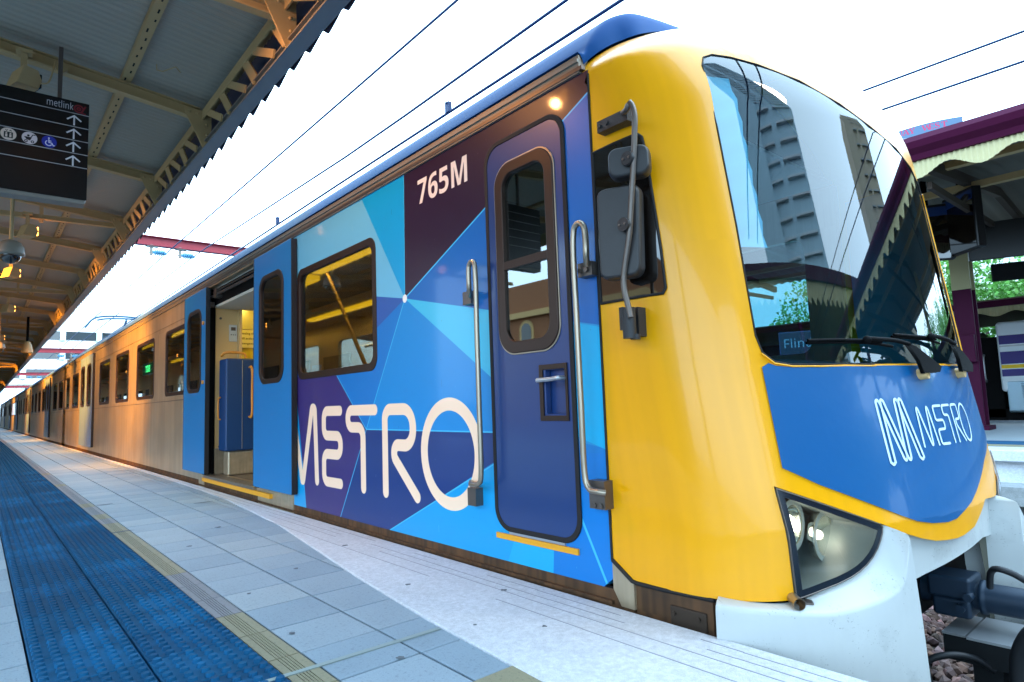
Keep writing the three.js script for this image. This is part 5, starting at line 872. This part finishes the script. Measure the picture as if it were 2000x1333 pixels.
{ // second canopy and the regional train beyond
  const t = thing('far_canopy', 'low maroon and cream canopy edge behind the opposite platform', 'canopy', [18, 0, 0]);
  part('gutter', bx(-0.1, 0.1, 2.62, 2.76, -30, 30), M.maroon, t);
  const r = [[], []]; for (let i = 0; i <= 1500; i++) { const z = -6 + i * 0.01, f = ((z / 0.7) % 1 + 1) % 1; r[0].push(V(0.02, 2.62, z)); r[1].push(V(0.02 + 0.01 * Math.sin(z * 90), 2.40 + 0.05 * (1 - Math.cos(f * 2 * Math.PI)), z)); }
  part('ceiling', bx(0.06, 6, 2.61, 2.65, -30, 30), M.darkBrown, t); part('valance', loft(r), M.valanceCream, t); part('roof_sheet', bar([0, 2.78, -0], [4, 3.0, 0], 60, 0.04).rotateY(0), M.canopyBlueGrey, t);
}
{
  const t = thing('regional_train', 'silver and violet train with yellow stripe and ribbed lower side on the farthest track', 'train', [19, 0, -3.75]);
  std('violet', 0x33247a, 0.4); std('ribbed', 0xa8c4d4, 0.35, 0.7);
  const band = (y0, y1, m, n = 'stripe', dx = 0) => part(n, bx(-0.002 - dx, 0.1, y0, y1, 0.05, 22), m, t);
  std('trainWhite', 0xe6eef2, 0.35); part('body', rbx(0, 2.9, 0.62, 2.34, 0.0, 22, 0.09, 4), M.trainWhite, t);
  band(2.02, 2.16, M.trainWhite); band(1.78, 2.0, M.violet, 'stripe', 0.004); band(1.72, 1.76, M.alu, 'stripe', 0.003); band(1.3, 1.6, M.violet, 'stripe', 0.004); std('trainYellow', 0xf6c800, 0.4); band(1.19, 1.28, M.trainYellow, 'stripe', 0.006); band(1.0, 1.17, M.violet, 'stripe', 0.004);
  part('ribbed_side', merge([rbx(-0.01, 2.9, 0.12, 0.9, 0.1, 22, 0.06), ...Array.from({ length: 11 }, (_, k) => new THREE.CylinderGeometry(0.022, 0.022, 21.6, 8).rotateX(Math.PI / 2).translate(-0.012, 0.18 + k * 0.064, 11.2))]), M.ribbed, t);
  part('gangway', bx(0.3, 2.6, 0.0, 2.0, -0.7, -0.02), M.black, t);
  part('next_carriage', rbx(0, 2.9, 0.1, 2.3, -22, -0.75, 0.12), M.couplerDark, t);
  part('end_handrail', merge([tube([[0.1, 0.9, -0.3], [0.02, 0.95, -0.3], [0.02, 1.5, -0.3], [0.1, 1.55, -0.3]], 0.03, 20), tube([[0.1, 0.4, -0.5], [0.02, 0.45, -0.5], [0.02, 1.4, -0.5], [0.1, 1.45, -0.5]], 0.03, 20)]), M.alu, t);
  part('underframe', bx(0.3, 2.6, -0.6, 0.2, -22, 22), M.black, t);
}
{ // building with roof sign
  const t = thing('hotel_tower', 'white building top with a grey arched roof sign reading QUAY WEST', 'building', [0, 0, 0]); t.position.set(93, 33.3, -19.23); t.rotation.y = -1.31;
  part('wall', bx(-30, 8, -34.3, 0, -30, 0), M.plainWhite, t);
  const arch = new THREE.Shape(); arch.moveTo(-9.2, 0); arch.lineTo(0, 0); arch.lineTo(0, 1.2); arch.quadraticCurveTo(-4, 1.75, -9.2, 0.85); arch.closePath();
  const tx = canvasTex(1024, 176, (c, w, h) => { c.fillStyle = '#46607c'; c.fillRect(0, 0, w, h); c.fillStyle = '#a8184c'; c.font = 'bold 116px serif'; 'QUAY WEST'.split('').forEach((ch, i) => { const x = 150 + i * 78; c.save(); c.translate(x + 30, 138 - Math.sin((i + 1) / 9 * 2.6) * 14); c.fillText(ch, -30, 0); c.restore(); }); });
  std('roofSign', 0xffffff, 0.6, 0, { map: tx });
  const ag = new THREE.ExtrudeGeometry(arch, { depth: 0.3, bevelEnabled: false }); { const uv = ag.attributes.uv, p = ag.attributes.position; for (let i = 0; i < p.count; i++) uv.setXY(i, (p.getX(i) + 9.2) / 9.2, p.getY(i) / 1.55); }
  part('roof_sign', ag.translate(0, 0, -0.3), M.roofSign, t);
}
// towers ahead of the train: seen only in the windscreen
function tower(name, label, x, z, w, d, h, turn, floor, matWall, bandMat) {
  const t = thing(name, label, 'tower', [x, 0, z]); t.rotation.y = turn;
  part('shaft', merge([bx(-w / 2, w / 2, -1, h, -d / 2, d / 2), bx(-w * 0.7, -w * 0.3, -1, h * 0.94, -d * 0.62, d * 0.2)]), matWall, t);
  const b = []; for (let y = 6; y < h - 3; y += floor) for (let k = 0; k < 2; k++) { const o = 0.04 + k * 0.5 + 0.03 * hash(Math.round(y * 7), k, 2); b.push(bx(-w / 2 + w * o, -w / 2 + w * (o + 0.4), y, y + 0.4, -d / 2 - 0.9, -d / 2 - 0.01), bx(-w / 2 - 0.9, -w / 2 - 0.01, y, y + 0.4, -d / 2 + d * o, -d / 2 + d * (o + 0.4))); }
  part('balcony_slabs', b, bandMat, t).userData.kind = 'stuff';
}
std('towerGlass', 0xa8c4d0, 0.25, 0.1); std('towerWarm', 0x9c8f7c, 0.7);
tower('apartment_tower', 'tall blue tower with white balcony slabs mirrored in the windscreen', 48, 100, 28, 26, 150, 0.35, 3.4, M.towerGlass, M.plainWhite);
tower('office_tower', 'brown chamfered tower mirrored at the right of the windscreen', 150, 95, 26, 26, 95, 0.6, 4.2, M.towerWarm, M.concrete);
{ // concourse awning ahead of the train, mirrored low in the windscreen
  const t = thing('front_awning', 'station awning with maroon gutter across the end of the line, mirrored in the windscreen', 'awning', [0, 0, 15]);
  part('gutter', bx(-4, 17, 7.0, 7.5, -0.15, 0.1), M.maroon, t);
  const r = [[], []]; for (let i = 0; i <= 1200; i++) { const x = -4 + i * 21 / 1200, f = ((x / 0.6) % 1 + 1) % 1; r[0].push(V(x, 7.0, 0)); r[1].push(V(x, 6.2 + 0.12 * (1 - Math.cos(f * 2 * Math.PI)), 0.02 * Math.sin(x * 60))); }
  part('valance', loft(r), M.valanceCream, t); part('roof', bx(-4, 17, 7.3, 7.45, 0.1, 9), M.canopyCream, t); part('back_wall', bx(-4, 17, TRACK_Y, 7.3, 8.9, 9.2), M.brick, t);
  for (const x of [-3.5, 1.5, 8, 16]) part('post', bx(x - 0.15, x + 0.15, TRACK_Y, 7.0, 0.05, 0.35), M.maroon, t);
}
// ---------------------------------------------------------------- trees beyond the far track
function tree(label, x, z, h, w, y0 = 0) {
  const t = thing('plane_tree', label, 'tree', [x, TRACK_Y, z], 'trees beyond the tracks');
  const tr = [rod([0, 0, 0], [0.1, h * 0.45, 0], 0.22, 10)]; const cl = [];
  for (let k = 0; k < 7; k++) { const a = k * 0.9 + rnd(), q = [Math.cos(a) * w * 0.5, h * (0.5 + rnd() * 0.35), Math.sin(a) * w * 0.5]; tr.push(rod([0.05, h * 0.35, 0], q, 0.07, 6)); for (let j = 0; j < 5; j++) cl.push([q[0] + (rnd() - 0.5) * w * 0.5, q[1] + (rnd() - 0.5) * h * 0.3, q[2] + (rnd() - 0.5) * w * 0.5]); }
  part('trunk', tr, M.darkBrown, t);
  M.leaf ??= new THREE.MeshPhysicalMaterial({ color: 0xffffff, roughness: 0.8, transmission: 0.35, thickness: 0, side: THREE.DoubleSide });
  const leafG = new THREE.BufferGeometry(); leafG.setAttribute('position', new THREE.Float32BufferAttribute([0, 0, 0, 0.10, 0.03, 0.06, 0, 0.0, 0.2, -0.10, 0.03, 0.06], 3)); leafG.setIndex([0, 1, 2, 0, 2, 3]); leafG.computeVertexNormals();
  const N = 9000, im = new THREE.InstancedMesh(leafG, M.leaf, N), m = new THREE.Matrix4(), q = new THREE.Quaternion(), e = new THREE.Euler(), c = new THREE.Color();
  for (let i = 0; i < N; i++) { const p = cl[i % cl.length], r = w * 0.24 * Math.cbrt(rnd()), a = rnd() * 6.28, b = Math.acos(2 * rnd() - 1); e.set(rnd() * 6, rnd() * 6, rnd() * 6); q.setFromEuler(e); const s = 0.5 + rnd() * 0.45; m.compose(V(p[0] + r * Math.sin(b) * Math.cos(a), p[1] + r * Math.cos(b) * 0.8, p[2] + r * Math.sin(b) * Math.sin(a)), q, V(s, s, s)); im.setMatrixAt(i, m); const k = 0.7 + rnd() * 0.7; c.setRGB(0.07 * k, 0.24 * k, 0.03 * k); im.setColorAt(i, c); }
  im.name = 'crown'; im.userData.kind = 'stuff'; im.castShadow = im.receiveShadow = true; t.add(im);
}
[[27, -9, 'green tree seen left of the maroon post under the opposite canopy'], [28, -5.6, 'bright green tree right of the maroon post'], [27.5, -2.2, 'green tree at the right edge under the opposite canopy'], [29, 2, 'green tree beyond the regional train, mirrored in the windscreen'], [28, 7, 'second green tree mirrored in the windscreen'], [29, 13, 'third green tree mirrored in the windscreen'], [27, 19, 'farthest green tree mirrored in the windscreen'], [20, 21, 'green tree past the end of the opposite platform, mirrored in the blue front'], [16, 25, 'green tree behind the awning, mirrored in the blue front'], [32, -12, 'green tree in the second row far left under the opposite canopy'], [33, -7, 'green tree in the second row behind the maroon post'], [33, 0, 'green tree in the second row behind the regional train'], [34, 6, 'green tree in the second row, mirrored low in the windscreen'], [33, 12, 'last green tree in the second row, mirrored in the windscreen']].forEach(([x, z, l]) => tree(l, x, z, 6.5, 4.6));

renderer.render(scene, camera);
